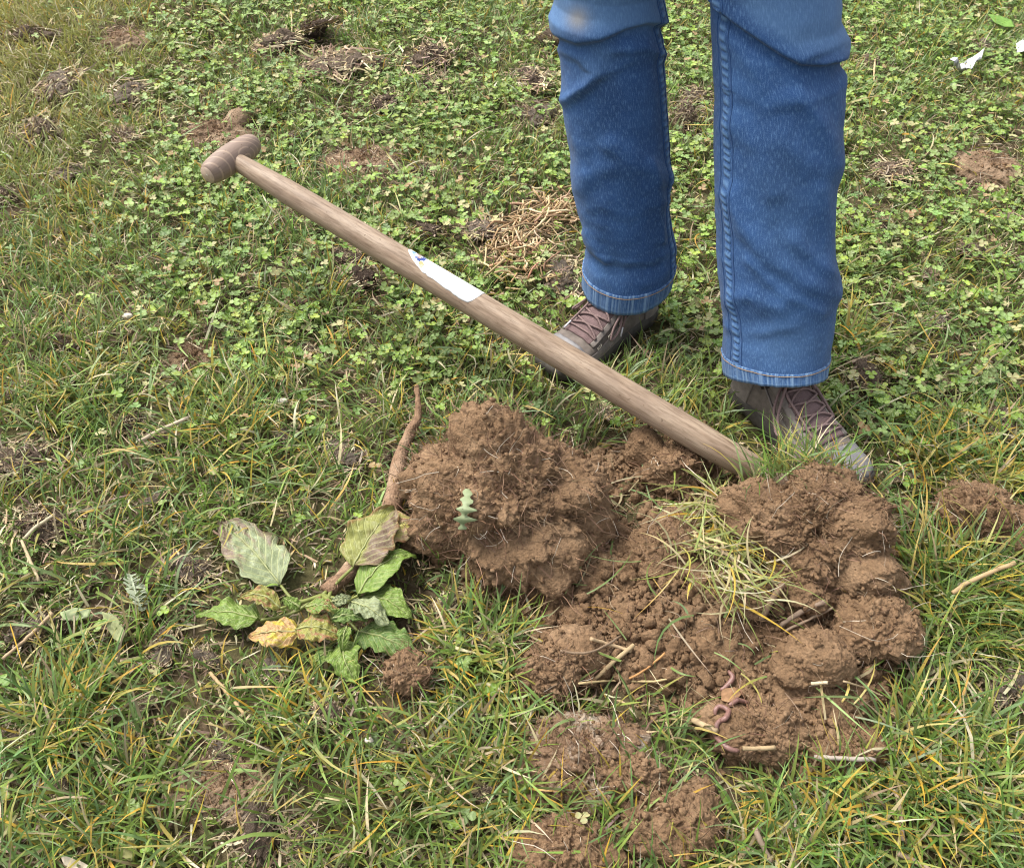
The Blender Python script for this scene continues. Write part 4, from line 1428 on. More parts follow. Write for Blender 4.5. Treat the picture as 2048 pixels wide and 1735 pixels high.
def shoe(heel, d, zb, mirror):
    """walking shoe: local x from heel to toe, y across, z up"""
    ang = math.atan2(d[1], d[0])
    Lg = SHOE_LEN
    root = obj('shoe', None, None, person, loc=(heel[0] - po[0], heel[1] - po[1], zb - po[2]), rotz=ang)
    tk = np.array([0, 0.015, 0.05, 0.12, 0.25, 0.42, 0.58, 0.72, 0.84, 0.92, 0.97, 0.992, 1.0])
    wl = np.array([0.013, 0.024, 0.034, 0.039, 0.039, 0.040, 0.046, 0.0515, 0.0520, 0.047, 0.038, 0.027, 0.017])
    hl = np.array([0.060, 0.078, 0.100, 0.122, 0.126, 0.106, 0.084, 0.067, 0.058, 0.052, 0.045, 0.038, 0.032])
    cl = np.array([0, 0, 0, 0, -0.001, 0.001, 0.004, 0.006, 0.006, 0.004, 0.003, 0.002, 0.002]) * mirror
    ZS = 0.026

    def w_(t): return np.interp(t, tk, wl)
    def h_(t): return np.interp(t, tk, hl)
    def c_(t): return np.interp(t, tk, cl)

    def sk(t, fi, off=0.0):
        """upper surface at t along, fi 0..pi across"""
        c, s = np.cos(fi), np.sin(fi)
        w, hh = w_(t) + off, h_(t) - ZS + off
        pinch = 1 - 0.30 * np.clip((0.45 - t) / 0.2, 0, 1) * np.clip(s, 0, 1)
        yy = np.sign(c) * np.abs(c) ** 0.72 * w * pinch + c_(t)
        zz_ = ZS - 0.004 + hh * np.abs(s) ** 0.80
        nz = 0.0012 * vnoise(np.stack([t * 30, fi * 5, t * 0 + mirror], 1), 3)
        return np.stack([t * Lg + 0.0 * yy, yy * (1 + 10 * nz), zz_ + nz], 1)
    # smooth station spacing
    tg = np.concatenate([np.linspace(0, 0.1, 10), np.linspace(0.12, 0.9, 40), np.linspace(0.91, 1.0, 14)])
    fi = np.linspace(0, math.pi, 40)
    tt, ff = np.repeat(tg, 40), np.tile(fi, len(tg))
    Vu = sk(tt, ff)
    nrw = len(tg)
    Qu = grid_quads(nrw, 40)
    cap0 = [(i, i + 1, i + 2) for i in ()]
    S_ = Soup()
    S_.add(Vu, None, Qu)
    for base, flip in ((0, False), ((nrw - 1) * 40, True)):
        cc = Vu[base:base + 40].mean(0)
        Vc = np.concatenate([Vu[base:base + 40], [cc]])
        S_.add(Vc, [(40, i + 1, i) if not flip else (40, i, i + 1) for i in range(39)])
    up = obj('upper', S_.mesh('upper'), M['upper'], root)
    # sole with lugs
    to = np.concatenate([tg, tg[::-1]])
    sd_ = np.concatenate([np.ones(nrw), -np.ones(nrw)])
    rings = []
    for z_, gr in ((0.0, 0.0), (0.004, 0.0025), (0.016, 0.0035), (0.028, 0.0030), (0.031, 0.0)):
        ww_ = (w_(to) + gr + 0.001 * np.sign(np.sin(to * 110)) * (z_ < 0.01))
        xx_ = to * Lg + np.where(to > 0.98, gr, 0) - np.where(to < 0.01, gr, 0)
        lift = 0.012 * np.clip((to - 0.8) / 0.2, 0, 1) ** 2
        rings.append(np.stack([xx_, sd_ * ww_ + c_(to), z_ + lift * (1 - z_ / 0.05)], 1))
    nn = len(to)
    V = np.concatenate(rings + [[rings[0].mean(0)]])
    Tb = [(5 * nn, (i + 1) % nn, i) for i in range(nn)]
    obj('sole', mesh_from('sole', V, Tb, grid_quads(5, nn, True)), M['sole'], root)

    def patch(name, t0_, t1_, f0, f1, off, mat, nt_=26, nf=16, taper=None, par=root):
        tg_ = np.linspace(t0_, t1_, nt_)
        V_, first = [], None
        for o_ in (off, -0.001):
            for t_ in tg_:
                a0, a1 = (f0, f1) if taper is None else taper(t_)
                V_.append(sk(np.full(nf, t_), np.linspace(a0, a1, nf), o_))
        V_ = np.concatenate(V_)
        q_ = grid_quads(nt_, nf)
        m2 = nt_ * nf
        el = [(i, i + 1) for i in range(nf - 1)] + [(i * nf + nf - 1, (i + 1) * nf + nf - 1) for i in range(nt_ - 1)] + [((nt_ - 1) * nf + i + 1, (nt_ - 1) * nf + i) for i in range(nf - 1)] + [((i + 1) * nf, i * nf) for i in range(nt_ - 1)]
        q_ = np.concatenate([q_, q_[:, ::-1] + m2, [(b, a, a + m2, b + m2) for a, b in el]])
        return obj(name, mesh_from(name, V_, quads=q_), mat, par)
    hp = math.pi / 2
    patch('toe_cap', 0.80, 0.999, 0.0, math.pi, 0.0022, M['rubber'], 26, 34)
    patch('heel_counter', 0.004, 0.20, 0.0, math.pi, 0.0018, M['overlay'], 16, 34, lambda t_: (0.0, 0.55))
    patch('heel_counter', 0.004, 0.20, 0.0, math.pi, 0.0018, M['overlay'], 16, 34, lambda t_: (math.pi - 0.55, math.pi))
    patch('tongue', 0.28, 0.745, hp - 0.50, hp + 0.50, 0.0035, M['tongue'], 30, 20, lambda t_: (hp - 0.62 + 0.22 * (t_ - 0.28), hp + 0.62 - 0.22 * (t_ - 0.28)))
    for s_ in (1, -1):
        f_in = lambda t_: hp - s_ * (0.50 - 0.18 * (t_ - 0.28) / 0.47)
        patch('eyestay', 0.30, 0.74, 0, 0, 0.0048, M['overlay'], 26, 8, (lambda t_, s=s_: tuple(sorted((hp - s * (0.56 - 0.10 * (t_ - 0.28)), hp - s * (0.86 - 0.25 * (t_ - 0.28)))))))
        patch('mudguard', 0.46, 0.82, 0, 0, 0.0016, M['overlay'], 22, 8, (lambda t_, s=s_: tuple(sorted((hp - s * (hp - 0.02), hp - s * (hp - 0.50))))))
        # piped seam over the side
        tq = np.linspace(0.05, 0.60, 40)
        fq = hp - s_ * (hp - (0.95 - 1.3 * tq))
        V, T, Q, _ = tube(sk(tq, np.clip(fq, 0.02, math.pi - 0.02), 0.002), 0.0016, 6)
        obj('piping', mesh_from('piping', V, T, Q), M['overlay'], root)
        # bar tacks: short pale stitches in threes
        for t_ in (0.45, 0.57, 0.68):
            for k in range(4):
                fa = hp - s_ * (0.95 - 0.2 * (t_ - 0.45))
                P = sk(np.array([t_ + 0.011 * k, t_ + 0.011 * k]), np.array([fa, fa - s_ * 0.13]), 0.003)
                V, T, Q, _ = tube(P, 0.0008, 5)
                obj('bar_tack', mesh_from('bar_tack', V, T, Q), M['white_stitch'], root)
    # laces
    rows = [0.335, 0.41, 0.485, 0.56, 0.63, 0.70]

    def eye(t_, s_):
        return hp - s_ * (0.60 - 0.10 * (t_ - 0.28))
    for i in range(len(rows) - 1):
        for s_ in (1, -1):
            ts = np.linspace(rows[i], rows[i + 1], 16)
            fs = np.linspace(eye(rows[i], s_), eye(rows[i + 1], -s_), 16)
            P = sk(ts, fs, 0.0062 + 0.0016 * np.sin(np.linspace(0, math.pi, 16)))
            V, T, Q, _ = tube(P, 0.0021, 7)
            obj('lace', mesh_from('lace', V, T, Q), M['lace'], root)
    P = sk(np.full(14, 0.705), np.linspace(eye(0.70, 1), eye(0.70, -1), 14), np.full(14, 0.006))
    V, T, Q, _ = tube(P, 0.0021, 7)
    obj('lace', mesh_from('lace', V, T, Q), M['lace'], root)
    kn = sk(np.array([0.33]), np.array([hp]), 0.010)[0]
    # bow: loops and loose ends hanging down from the knot
    hang = [([kn, kn + [0.02, 0.020, -0.004], sk(np.array([0.50]), np.array([hp - 1.02]), 0.010)[0], sk(np.array([0.60]), np.array([hp - 1.12]), 0.009)[0], sk(np.array([0.56]), np.array([hp - 0.85]), 0.009)[0], sk(np.array([0.42]), np.array([hp - 0.62]), 0.012)[0], kn + [0.004, 0.006, 0.001]], False),
            ([kn, kn + [0.02, -0.022, -0.003], sk(np.array([0.48]), np.array([hp + 1.0]), 0.016)[0], sk(np.array([0.56]), np.array([hp + 1.18]), 0.022)[0], sk(np.array([0.52]), np.array([hp + 1.25]), 0.020)[0], sk(np.array([0.42]), np.array([hp + 0.95]), 0.014)[0], kn + [0.004, -0.006, 0.001]], False),
            ([kn, sk(np.array([0.42]), np.array([hp + 0.45]), 0.011)[0], sk(np.array([0.55]), np.array([hp + 0.42]), 0.010)[0], sk(np.array([0.70]), np.array([hp + 0.40]), 0.009)[0]], True),
            ([kn, sk(np.array([0.40]), np.array([hp - 0.75]), 0.010)[0], sk(np.array([0.47]), np.array([hp - 1.15]), 0.008)[0]], True)]
    for pts_, tip in hang:
        P = smooth_path(pts_, 34)
        V, T, Q, _ = tube(P, 0.0023, 7)
        lc = obj('lace', mesh_from('lace', V, T, Q), M['lace'], root)
        if tip:
            dv = unit(P[-1] - P[-3])
            V, T, Q, _ = tube([P[-1] - dv * 0.001, P[-1] + dv * 0.019], 0.0016, 7)
            obj('aglet', mesh_from('aglet', V, T, Q), M['aglet'], lc if False else root)
    # padded collar and sock under the trouser leg
    th_ = np.linspace(0, 2 * math.pi, 40)
    P = np.stack([0.078 + 0.050 * np.cos(th_), 0.033 * np.sin(th_), 0.110 + 0.006 * np.cos(th_)], 1)
    V, T, Q, _ = tube(P, 0.009, 10, False)
    obj('collar', mesh_from('collar', V, quads=Q), M['upper'], root)
    P = np.array([(0.078, 0, 0.07), (0.078, 0, 0.12), (0.076, 0, 0.17)])
    V, T, Q, _ = tube(P, [0.030, 0.034, 0.038], 18)
    obj('sock', mesh_from('sock', V, T, Q), M['sock'], root)
    return root


for (hl, d), mir in zip(FEET, (1, -1)):
    cz = hl + d * 0.14
    shoe(hl, d, float(Hg(cz[0], cz[1])[0]) + 0.004, mir)


# ------------------------------------------------------------------ uprooted dock plant
crown = on(645, 1188, 0.03)
dock = empty('dock_plant', (crown[0], crown[1], crown[2] - 0.03), 'uprooted dock with broad green, red and withered leaves and a long taproot', 'plant')
do = np.array(dock.location)
LEAFCOL = {'green': ((0.115, 0.20, 0.028), (0.19, 0.28, 0.045)), 'dark': ((0.075, 0.15, 0.030), (0.13, 0.21, 0.04)), 'pale': ((0.19, 0.24, 0.11), (0.28, 0.31, 0.18)),
           'dead': ((0.42, 0.22, 0.09), (0.50, 0.31, 0.14)), 'olive': ((0.22, 0.22, 0.035), (0.29, 0.27, 0.06)), 'purple': ((0.20, 0.21, 0.05), (0.28, 0.28, 0.07)), 'yellow': ((0.40, 0.36, 0.08), (0.46, 0.40, 0.14))}


def leaf(base, tip, wpx, kind, seed, petiole=None, arch=0.012, tilt=0.0, stain=None, up=(0.03, 0.03), curl=0.15, par=None, label=None):
    r2 = np.random.default_rng(seed)
    P0, P1 = on(base[0], base[1], up[0]), on(tip[0], tip[1], up[1])
    depth = PX((P0 + P1) / 2)[2]
    w = wpx / FPX * float(depth) * 0.5
    ax_ = P1 - P0
    Lf = np.linalg.norm(ax_)
    ax_ = ax_ / Lf
    sd_ = unit(np.cross(ax_, [0, 0, 1]))
    sd_ = unit(sd_ * math.cos(tilt) + np.array([0, 0, 1]) * math.sin(tilt))
    nm = np.cross(sd_, ax_)
    if nm[2] < 0:
        nm = -nm
    nv, nu = 70, 25
    v, u = np.meshgrid(np.linspace(0, 1, nv), np.linspace(-1, 1, nu), indexing='ij')
    v, u = v.ravel(), u.ravel()
    prof = np.clip(np.interp(v, [0, 0.04, 0.12, 0.30, 0.50, 0.70, 0.86, 0.95, 1.0], [0.10, 0.42, 0.78, 1.0, 0.95, 0.74, 0.44, 0.22, 0.02]), 0, 2)
    wave = vnoise(np.stack([v * 11, u * 0 + np.sign(u) * 3, v * 0 + seed], 1), seed) * 0.17 * np.abs(u) ** 2
    hgt = arch * np.sin(math.pi * v) + (-0.22 * curl * np.abs(u) ** 1.6 + 0.06 * np.abs(u)) * w * 2 + 0.30 * w * np.abs(u) ** 2 * vnoise(np.stack([v * 7 + np.sign(u) * 9, v * 0, v * 0 + seed], 1), seed + 2)
    hgt += 0.0011 * np.cos(2 * math.pi * (9 * v - 3.2 * np.abs(u))) * np.clip(1 - np.abs(u), 0, 1) * np.clip(np.abs(u) * 5, 0, 1)
    hgt += 0.0035 * fbm(np.stack([v * 14, u * 5, v * 0 + seed], 1), 2, seed + 3)
    bend = 0.06 * Lf * np.sin(math.pi * v) * r2.normal()
    P = P0 + (v * Lf)[:, None] * ax_ + (u * w * prof * (1 + wave) + bend)[:, None] * sd_ + hgt[:, None] * nm
    P[:, 2] = np.maximum(P[:, 2], Hg(P[:, 0], P[:, 1]) + 0.006)
    a, b = (np.array(c) for c in LEAFCOL[kind])
    k = (0.5 + 0.5 * fbm(np.stack([v * 5, u * 3, v * 0 + seed], 1), 3, seed + 4))[:, None]
    C = a * (1 - k) + b * k
    sp_ = fbm(np.stack([v * 9, u * 6, v * 0 + seed], 1), 3, seed + 6)
    if stain == 'red':
        m_ = sstep(-0.05, 0.35, sp_ + 0.35 * np.abs(u) + 0.25 * v - 0.35)[:, None]
        C = C * (1 - m_) + np.array([0.30, 0.13, 0.06]) * m_
    elif stain == 'tip':
        m_ = sstep(0.05, 0.5, sp_ * 0.6 + 0.9 * v + 0.25 * np.abs(u) - 0.45)[:, None]
        C = C * (1 - m_) + np.array([0.22, 0.15, 0.11]) * m_
    elif stain == 'half':
        m_ = sstep(0.0, 0.35, sp_ * 0.5 + 0.9 * u - 0.02)[:, None]
        C = C * (1 - m_) + np.array([0.19, 0.125, 0.085]) * m_
        m_ = sstep(0.15, 0.5, sp_ * 0.4 + np.abs(u) + 0.2 * v - 0.75)[:, None]
        C = C * (1 - m_) + np.array([0.27, 0.15, 0.06]) * m_
    elif stain == 'yellow':
        m_ = sstep(0.1, 0.4, sp_ - 0.5 * v + 0.25)[:, None]
        C = C * (1 - m_) + np.array([0.52, 0.40, 0.05]) * m_
    elif stain == 'rot':
        m_ = sstep(-0.1, 0.3, sp_ + 0.5 * v - 0.2)[:, None]
        C = C * (1 - m_) + np.array([0.50, 0.36, 0.21]) * m_
        m_ = sstep(0.25, 0.5, sp_ + 0.8 * v - 0.5)[:, None]
        C = C * (1 - m_) + np.array([0.28, 0.11, 0.05]) * m_
    th_ = 0.0009
    Pb = P - nm * th_
    q_ = grid_quads(nv, nu)
    m2 = nv * nu
    el = [(i, i + 1) for i in range(nu - 1)] + [(i * nu + nu - 1, (i + 1) * nu + nu - 1) for i in range(nv - 1)] + [((nv - 1) * nu + i + 1, (nv - 1) * nu + i) for i in range(nu - 1)] + [((i + 1) * nu, i * nu) for i in range(nv - 1)]
    q_ = np.concatenate([q_, q_[:, ::-1] + m2, [(b_, a_, a_ + m2, b_ + m2) for a_, b_ in el]])
    uv = np.stack([u, v], 1)
    o = obj('leaf', mesh_from('leaf', np.concatenate([P, Pb]) - do, quads=q_, col=np.clip(np.concatenate([C, C]), 0.01, 0.8), uv=np.concatenate([uv, uv])), M['leaf'], par or dock)
    if label:
        o['label'] = label
    # midrib and leaf stalk
    c_ = nu // 2
    rib = P.reshape(nv, nu, 3)[:, c_] + nm * 0.0009
    V, T, Q, _ = tube(rib[:64:4], np.linspace(0.0016, 0.0004, len(rib[:64:4])), 6)
    obj('midrib', mesh_from('midrib', V - do, T, Q, col=np.tile(C.reshape(nv, nu, 3)[8, c_] * 0.3 + np.array([0.46, 0.48, 0.22]) * 0.7, (len(V), 1))), M['grass'], o)
    if petiole:
        pp = [P0] + [on(a_, b_, c) for a_, b_, c in petiole]
        P = smooth_path(pp, 18)
        V, T, Q, _ = tube(P, np.linspace(0.0022, 0.0034, 18), 8)
        obj('petiole', mesh_from('petiole', V - do, T, Q, col=np.tile((0.26, 0.29, 0.08), (len(V), 1))), M['grass'], o)
    return o


CR = (645, 1190, 0.028)
leaf((561, 1170), (441, 1045), 105, 'pale', 1, [(593, 1202, .02), CR], stain='tip', up=(.022, .030), label='pale grey-green leaf turned underside up')
leaf((520, 1240), (392, 1231), 62, 'green', 2, [(580, 1228, .02), CR], up=(.028, .026), tilt=-0.25)
leaf((716, 1191), (832, 1110), 78, 'green', 9, [(690, 1200, .025), CR], up=(.040, .045), tilt=0.25, arch=0.02, label='bright green leaf with wavy edge')
leaf((722, 1195), (824, 1238), 70, 'green', 10, [(690, 1200, .025), CR], up=(.030, .030), arch=0.014)
leaf((716, 1262), (832, 1308), 80, 'dark', 12, [(690, 1235, .02), CR], up=(.018, .016))
leaf((690, 1284), (714, 1366), 66, 'green', 13, [(672, 1240, .02), CR], up=(.026, .022), arch=0.015)
leaf((672, 1300), (626, 1336), 40, 'green', 14, None, up=(.020, .020))
leaf((702, 1205), (778, 1250), 56, 'pale', 11, [(680, 1200, .03), CR], up=(.044, .040), tilt=0.2)
leaf((730, 1114), (852, 1045), 92, 'yellow', 8, [(690, 1150, .02), CR], stain='rot', up=(.030, .046), arch=0.02, label='withered yellow and brown leaf')
leaf((706, 1134), (790, 1018), 108, 'purple', 7, [(668, 1172, .03), (655, 1200, .03)], stain='half', up=(.046, .060), arch=0.015, label='large olive leaf browned on one half')
leaf((598, 1262), (497, 1274), 64, 'dead', 4, None, stain='yellow', up=(.036, .032), curl=0.5, arch=0.012, label='crinkled orange-brown dead leaf')
leaf((592, 1258), (684, 1276), 66, 'olive', 5, None, stain='red', up=(.040, .034), arch=0.012)
leaf((561, 1216), (474, 1198), 42, 'olive', 3, [(600, 1205, .035), CR], stain='red', up=(.042, .046), label='small red-tinged leaf')
leaf((612, 1214), (682, 1226), 42, 'green', 6, [CR], stain='red', up=(.050, .048), arch=0.012, tilt=0.3)
leaf((664, 1238), (733, 1240), 30, 'dark', 16, [CR], up=(.046, .044), arch=0.010)
leaf((664, 1204), (703, 1193), 28, 'pale', 17, [CR], up=(.050, .050), arch=0.004)
leaf((694, 1252), (684, 1306), 26, 'green', 18, None, up=(.044, .034), arch=0.014)
leaf((600, 1214), (566, 1196), 26, 'green', 19, None, up=(.046, .048), arch=0.004)
# taproot
rp = smooth_path([on(833, 772, .045), on(836, 830, .050), on(816, 872, .050), on(797, 925, .045), on(790, 985, .040), on(776, 1030, .036), on(752, 1075, .030), on(700, 1140, .022), on(652, 1184, .022)], 46)
rr = np.interp(np.linspace(0, 1, 46), [0, 0.12, 0.3, 0.42, 0.6, 0.75, 1], [0.0042, 0.0068, 0.0105, 0.0145, 0.0165, 0.013, 0.012]) * (1 + 0.12 * vnoise(np.stack([np.arange(46) * 0.7, np.zeros(46), np.zeros(46)], 1), 4))
V, T, Q, U = tube(rp, rr, 18)
V = V + 0.0022 * np.stack([vnoise(V * 90, 1), vnoise(V * 90, 2), vnoise(V * 90, 3)], 1)
tr = obj('taproot', mesh_from('taproot', V - do, T, Q), M['root'], dock)
r2 = np.random.default_rng(8)
k = r2.integers(4, 44, 90)
V, Q, C = strands(rp[k] + r2.normal(size=(90, 3)) * 0.006, r2.normal(size=(90, 3)), 0.012 + 0.05 * r2.random(90) ** 2, 0.0008 + 0.0008 * r2.random(90), 0.3, 0.1, 5, pick(np.array([(0.30, 0.21, 0.14), (0.22, 0.14, 0.09)]), 90, r2), r2)
obj('side_roots', mesh_from('side_roots', V - do, quads=Q, col=C), M['fibre'], tr, kind='stuff')


# ------------------------------------------------------------------ dried manure clumps
def clump_proto(seed, flat, nf, spread):
    r2 = np.random.default_rng(seed)
    D, T = ICO[5]
    balls = [((0, 0, 0), (1.0, 0.6, flat))] + [((r2.uniform(-.7, .7), r2.uniform(-.6, .6), r2.uniform(-.1, .25)), (r2.uniform(.3, .5), r2.uniform(.3, .5), flat * r2.uniform(.5, 1.1))) for _ in range(4)]
    R = star(D, balls)
    P = D * R[:, None]
    st = P * np.array([3.0, 9.0, 6.0])
    P = P + D * (0.22 * fbm(P * 2.3, 3, seed) + 0.16 * (0.5 - worley(P * 4.5, seed)) + 0.10 * fbm(st * 2, 2, seed + 1))[:, None]
    me1 = mesh_from('lump', P, tris=T)
    nf = nf * 2
    k = r2.choice(np.where(P[:, 2] > -0.1)[0], nf)
    a = np.cross(D[k], r2.normal(size=(nf, 3))) + D[k] * 0.18 + np.array([0.7, 0.15, 0]) * r2.normal()
    col = pick(BROWN, nf, r2, 0.25)
    pale = r2.random(nf) < 0.3
    col[pale] = pick(STRAW, pale.sum(), r2)
    V, Q, C = strands(P[k] * 0.96, a, 0.55 * spread * (0.35 + 1.3 * r2.random(nf) ** 2), 0.04 + 0.07 * r2.random(nf), 0.16, 0.16, 4, col, r2)
    nh = 170
    th = r2.random(nh) * 6.2832
    rr = 0.5 + 1.1 * r2.random(nh)
    hb = np.stack([rr * np.cos(th), rr * np.sin(th) * 0.8, 0.05 + 0.3 * r2.random(nh)], 1)
    hc = pick(np.concatenate([BROWN, STRAW]), nh, r2, 0.2)
    V3, Q3, C3 = strands(hb, r2.normal(size=(nh, 3)) * np.array([1, 1, 0.25]), 0.25 + 0.7 * r2.random(nh), 0.04 + 0.09 * r2.random(nh), 0.12, 0.04, 3, hc, r2)
    me2 = mesh_from('fibres', np.concatenate([V, V3]), quads=np.concatenate([Q, Q3 + len(V)]), col=np.concatenate([C, C3]))
    return me1, me2


PROTO = [clump_proto(300 + i, [0.55, 0.42, 0.7, 0.5, 0.38, 0.62][i], [190, 240, 170, 210, 260, 150][i], [0.6, 0.75, 0.5, 0.7, 0.9, 0.5][i]) for i in range(6)]
PMAT = {}
for km in ('dung', 'dark_dung', 'grey_dung'):
    PMAT[km] = []
    for a, b in PROTO:
        a2 = a.copy()
        a2.materials.append(M[km])
        b2 = b.copy()
        b2.materials.append(M['fibre'])
        PMAT[km].append((a2, b2))

CLUMPS = [  # photo x, y, half width px, material, label
    (625, 62, 42, 'dark_dung', 'darkest manure clump, almost black, near the top edge'),
    (670, 132, 46, 'dung', 'brown manure clump just below the almost black one'),
    (560, 90, 34, 'dung', 'low crumbly manure clump left of the almost black one'),
    (858, 122, 50, 'dung', 'wide tousled manure clump high between the shaft and the jeans'),
    (872, 180, 26, 'dark_dung', 'small dark manure clump below the wide tousled one'),
    (768, 212, 26, 'dark_dung', 'dark manure clump left of the centre of the clover, above the flat brown molehill'),
    (1062, 163, 34, 'dark_dung', 'dark manure clump close left of the jeans'),
    (1080, 232, 32, 'grey_dung', 'greyish manure clump close left of the jeans at shin height'),
    (1108, 88, 24, 'dung', 'manure clump touching the outline of the jeans near the top'),
    (1372, 236, 28, 'dung', 'manure clump between the two trouser legs'),
    (1390, 195, 20, 'grey_dung', 'pale manure clump between the two trouser legs, the farther one'),
    (965, 465, 30, 'grey_dung', 'grey manure clump at the left end of the straw heap'),
    (1128, 562, 36, 'grey_dung', 'grey manure clump in front of the farther shoe'),
    (696, 515, 26, 'dark_dung', 'black manure clump hanging below the spade shaft'),
    (728, 560, 34, 'dark_dung', 'dark tousled manure clump under the spade shaft'),
    (55, 925, 42, 'dung', 'tall tousled manure clump at the left edge'),
    (100, 1052, 46, 'dung', 'flat manure clump below the tall one at the left edge'),
    (75, 1262, 42, 'grey_dung', 'round grey manure clump at the left edge below a straw stalk'),
    (332, 1296, 30, 'grey_dung', 'grey manure clump left of the lowest dock leaf'),
    (418, 1322, 20, 'grey_dung', 'narrow upright manure clump left of the dock leaves'),
    (550, 1340, 26, 'grey_dung', 'silvery manure clump right under the dead orange leaf'),
    (385, 1136, 36, 'grey_dung', 'flat manure streak left of the pale dock leaf'),
    (268, 850, 24, 'dark_dung', 'dark manure clump beside a pale stalk left of the root'),
    (330, 878, 24, 'dung', 'manure clump right of the pale stalk'),
    (684, 908, 30, 'grey_dung', 'flat manure clump left of the big clod'),
    (1990, 850, 34, 'dung', 'manure clump in clover at the right edge level with the nearer shoe'),
    (1725, 752, 36, 'dung', 'manure clump in the grass right of the nearer hem'),
    (1865, 650, 20, 'grey_dung', 'small pale manure clump in clover right of the jeans'),
    (1785, 345, 30, 'dung', 'manure clump right of the jeans at shin height, left of the pale molehill'),
    (1940, 505, 26, 'dung', 'manure clump below the pale molehill'),
    (2006, 1380, 36, 'grey_dung', 'whitish manure clump at the right edge below the long grass'),
    (1860, 1345, 22, 'grey_dung', 'small manure clump in the grass right of the dug soil'),
    (520, 1668, 44, 'dung', 'dark manure clump near the bottom left'),
    (610, 1690, 26, 'dung', 'small manure clump near the bottom, right of the dark one'),
    (1558, 1690, 24, 'grey_dung', 'upright grey manure clump at the bottom right of the clods'),
    (20, 1490, 30, 'dung', 'manure clump at the left edge near the bottom'),
    (75, 75, 30, 'dung', 'manure clump in yellow grass at the top left corner'),
    (120, 178, 38, 'grey_dung', 'pale manure clump in yellow grass at the upper left'),
    (258, 195, 28, 'grey_dung', 'upright pale manure clump left of the molehill behind the handle'),
    (85, 268, 38, 'dung', 'wide low manure clump at the left edge, level with the handle'),
    (250, 275, 24, 'dung', 'manure clump left of the spade handle'),
    (345, 365, 12, 'dark_dung', 'tiny black manure crumb below left of the spade handle'),
    (145, 350, 22, 'grey_dung', 'upright manure clump left of and below the spade handle'),
    (590, 275, 18, 'grey_dung', 'small pale manure clump right of the spade handle'),
    (755, 135, 20, 'dung', 'small manure clump left of the wide tousled one'),
    (12, 392, 20, 'dark_dung', 'dark manure clump cut by the left edge'),
    (840, 345, 18, 'dark_dung', 'small dark manure clump beside the flat brown molehill'),
    (850, 462, 32, 'dung', 'straw-like manure clump above the white label'),
    (130, 690, 20, 'dung', 'small manure clump in long grass at the left'),
    (1965, 100, 26, 'grey_dung', 'pale manure clump beside the white fluff'),
    (1738, 132, 22, 'dung', 'manure clump in clover right of the knee'),
    (950, 1440, 22, 'grey_dung', 'short grey manure lump below the dug patch at the left'),
]
MARKS = [(463, 320, 'the spade handle'), (610, 617, 'the dark little ball of earth'), (885, 550, 'the white label'), (1030, 490, 'the straw heap'), (1190, 640, 'the farther shoe'), (1600, 850, 'the nearer shoe'),
         (832, 772, 'the tip of the taproot'), (440, 1045, 'the tip of the pale dock leaf'), (500, 1273, 'the orange dead leaf'), (815, 1345, 'the lone round clod'), (1180, 1520, 'the ashy soil heap'), (1345, 1640, 'the squarish clod'),
         (1130, 1705, 'the clod at the bottom edge'), (1960, 1040, 'the molehill at the right edge'), (1975, 335, 'the pale molehill right of the jeans'), (440, 268, 'the molehill behind the handle'), (250, 85, 'the molehill near the top left corner'),
         (730, 325, 'the flat brown molehill above the shaft'), (455, 1580, 'the molehill near the lower left'), (395, 720, 'the molehill left of the shaft'), (625, 62, 'the almost black manure clump'), (858, 122, 'the wide tousled manure clump'),
         (1925, 145, 'the torn white fluff'), (55, 925, 'the tall tousled manure clump'), (75, 1262, 'the round grey manure clump'), (275, 1185, 'the silvery thistle leaf'), (1725, 752, 'the manure clump right of the hem'), (2006, 1380, 'the whitish manure clump'),
         (520, 1668, 'the dark manure clump near the bottom left'), (1560, 1690, 'the upright grey manure clump'), (1690, 690, 'the thin yellowing grass tuft'), (950, 1440, 'the short grey manure lump')]
rs = np.random.default_rng(77)
taken = [(c[0], c[1]) for c in CLUMPS]
said = set()
tries = 0
while len(CLUMPS) < 90 and tries < 4000:                  # small crumbs of the same, spread thinly
    tries += 1
    a, b = rs.uniform(10, 2040), rs.uniform(10, 1720)
    g = G(a, b)
    if float(soil_edge(np.array([g[0]]), np.array([g[1]]))[0]) < 0.05 or in_shoe(np.array([g[0]]), np.array([g[1]]), 0.03)[0]:
        continue
    if min((a - c) ** 2 + (b - d) ** 2 for c, d in taken) < 80 ** 2 or (380 < a < 870 and 1010 < b < 1400) or (1090 < a < 1700 and b < 780):
        continue
    mk = min(MARKS, key=lambda q: (q[0] - a) ** 2 + (q[1] - b) ** 2)
    dx, dy = a - mk[0], b - mk[1]
    where = ('right of' if dx > 0 else 'left of') if abs(dx) > abs(dy) else ('below' if dy > 0 else 'above')
    lb = 'small manure crumb in grass ' + where + ' ' + mk[2]
    if lb in said:
        continue
    said.add(lb)
    taken.append((a, b))
    CLUMPS.append((a, b, rs.uniform(9, 20) * (0.6 + b / 2200), rs.choice(['dung', 'grey_dung', 'dark_dung'], p=[.5, .35, .15]), lb))
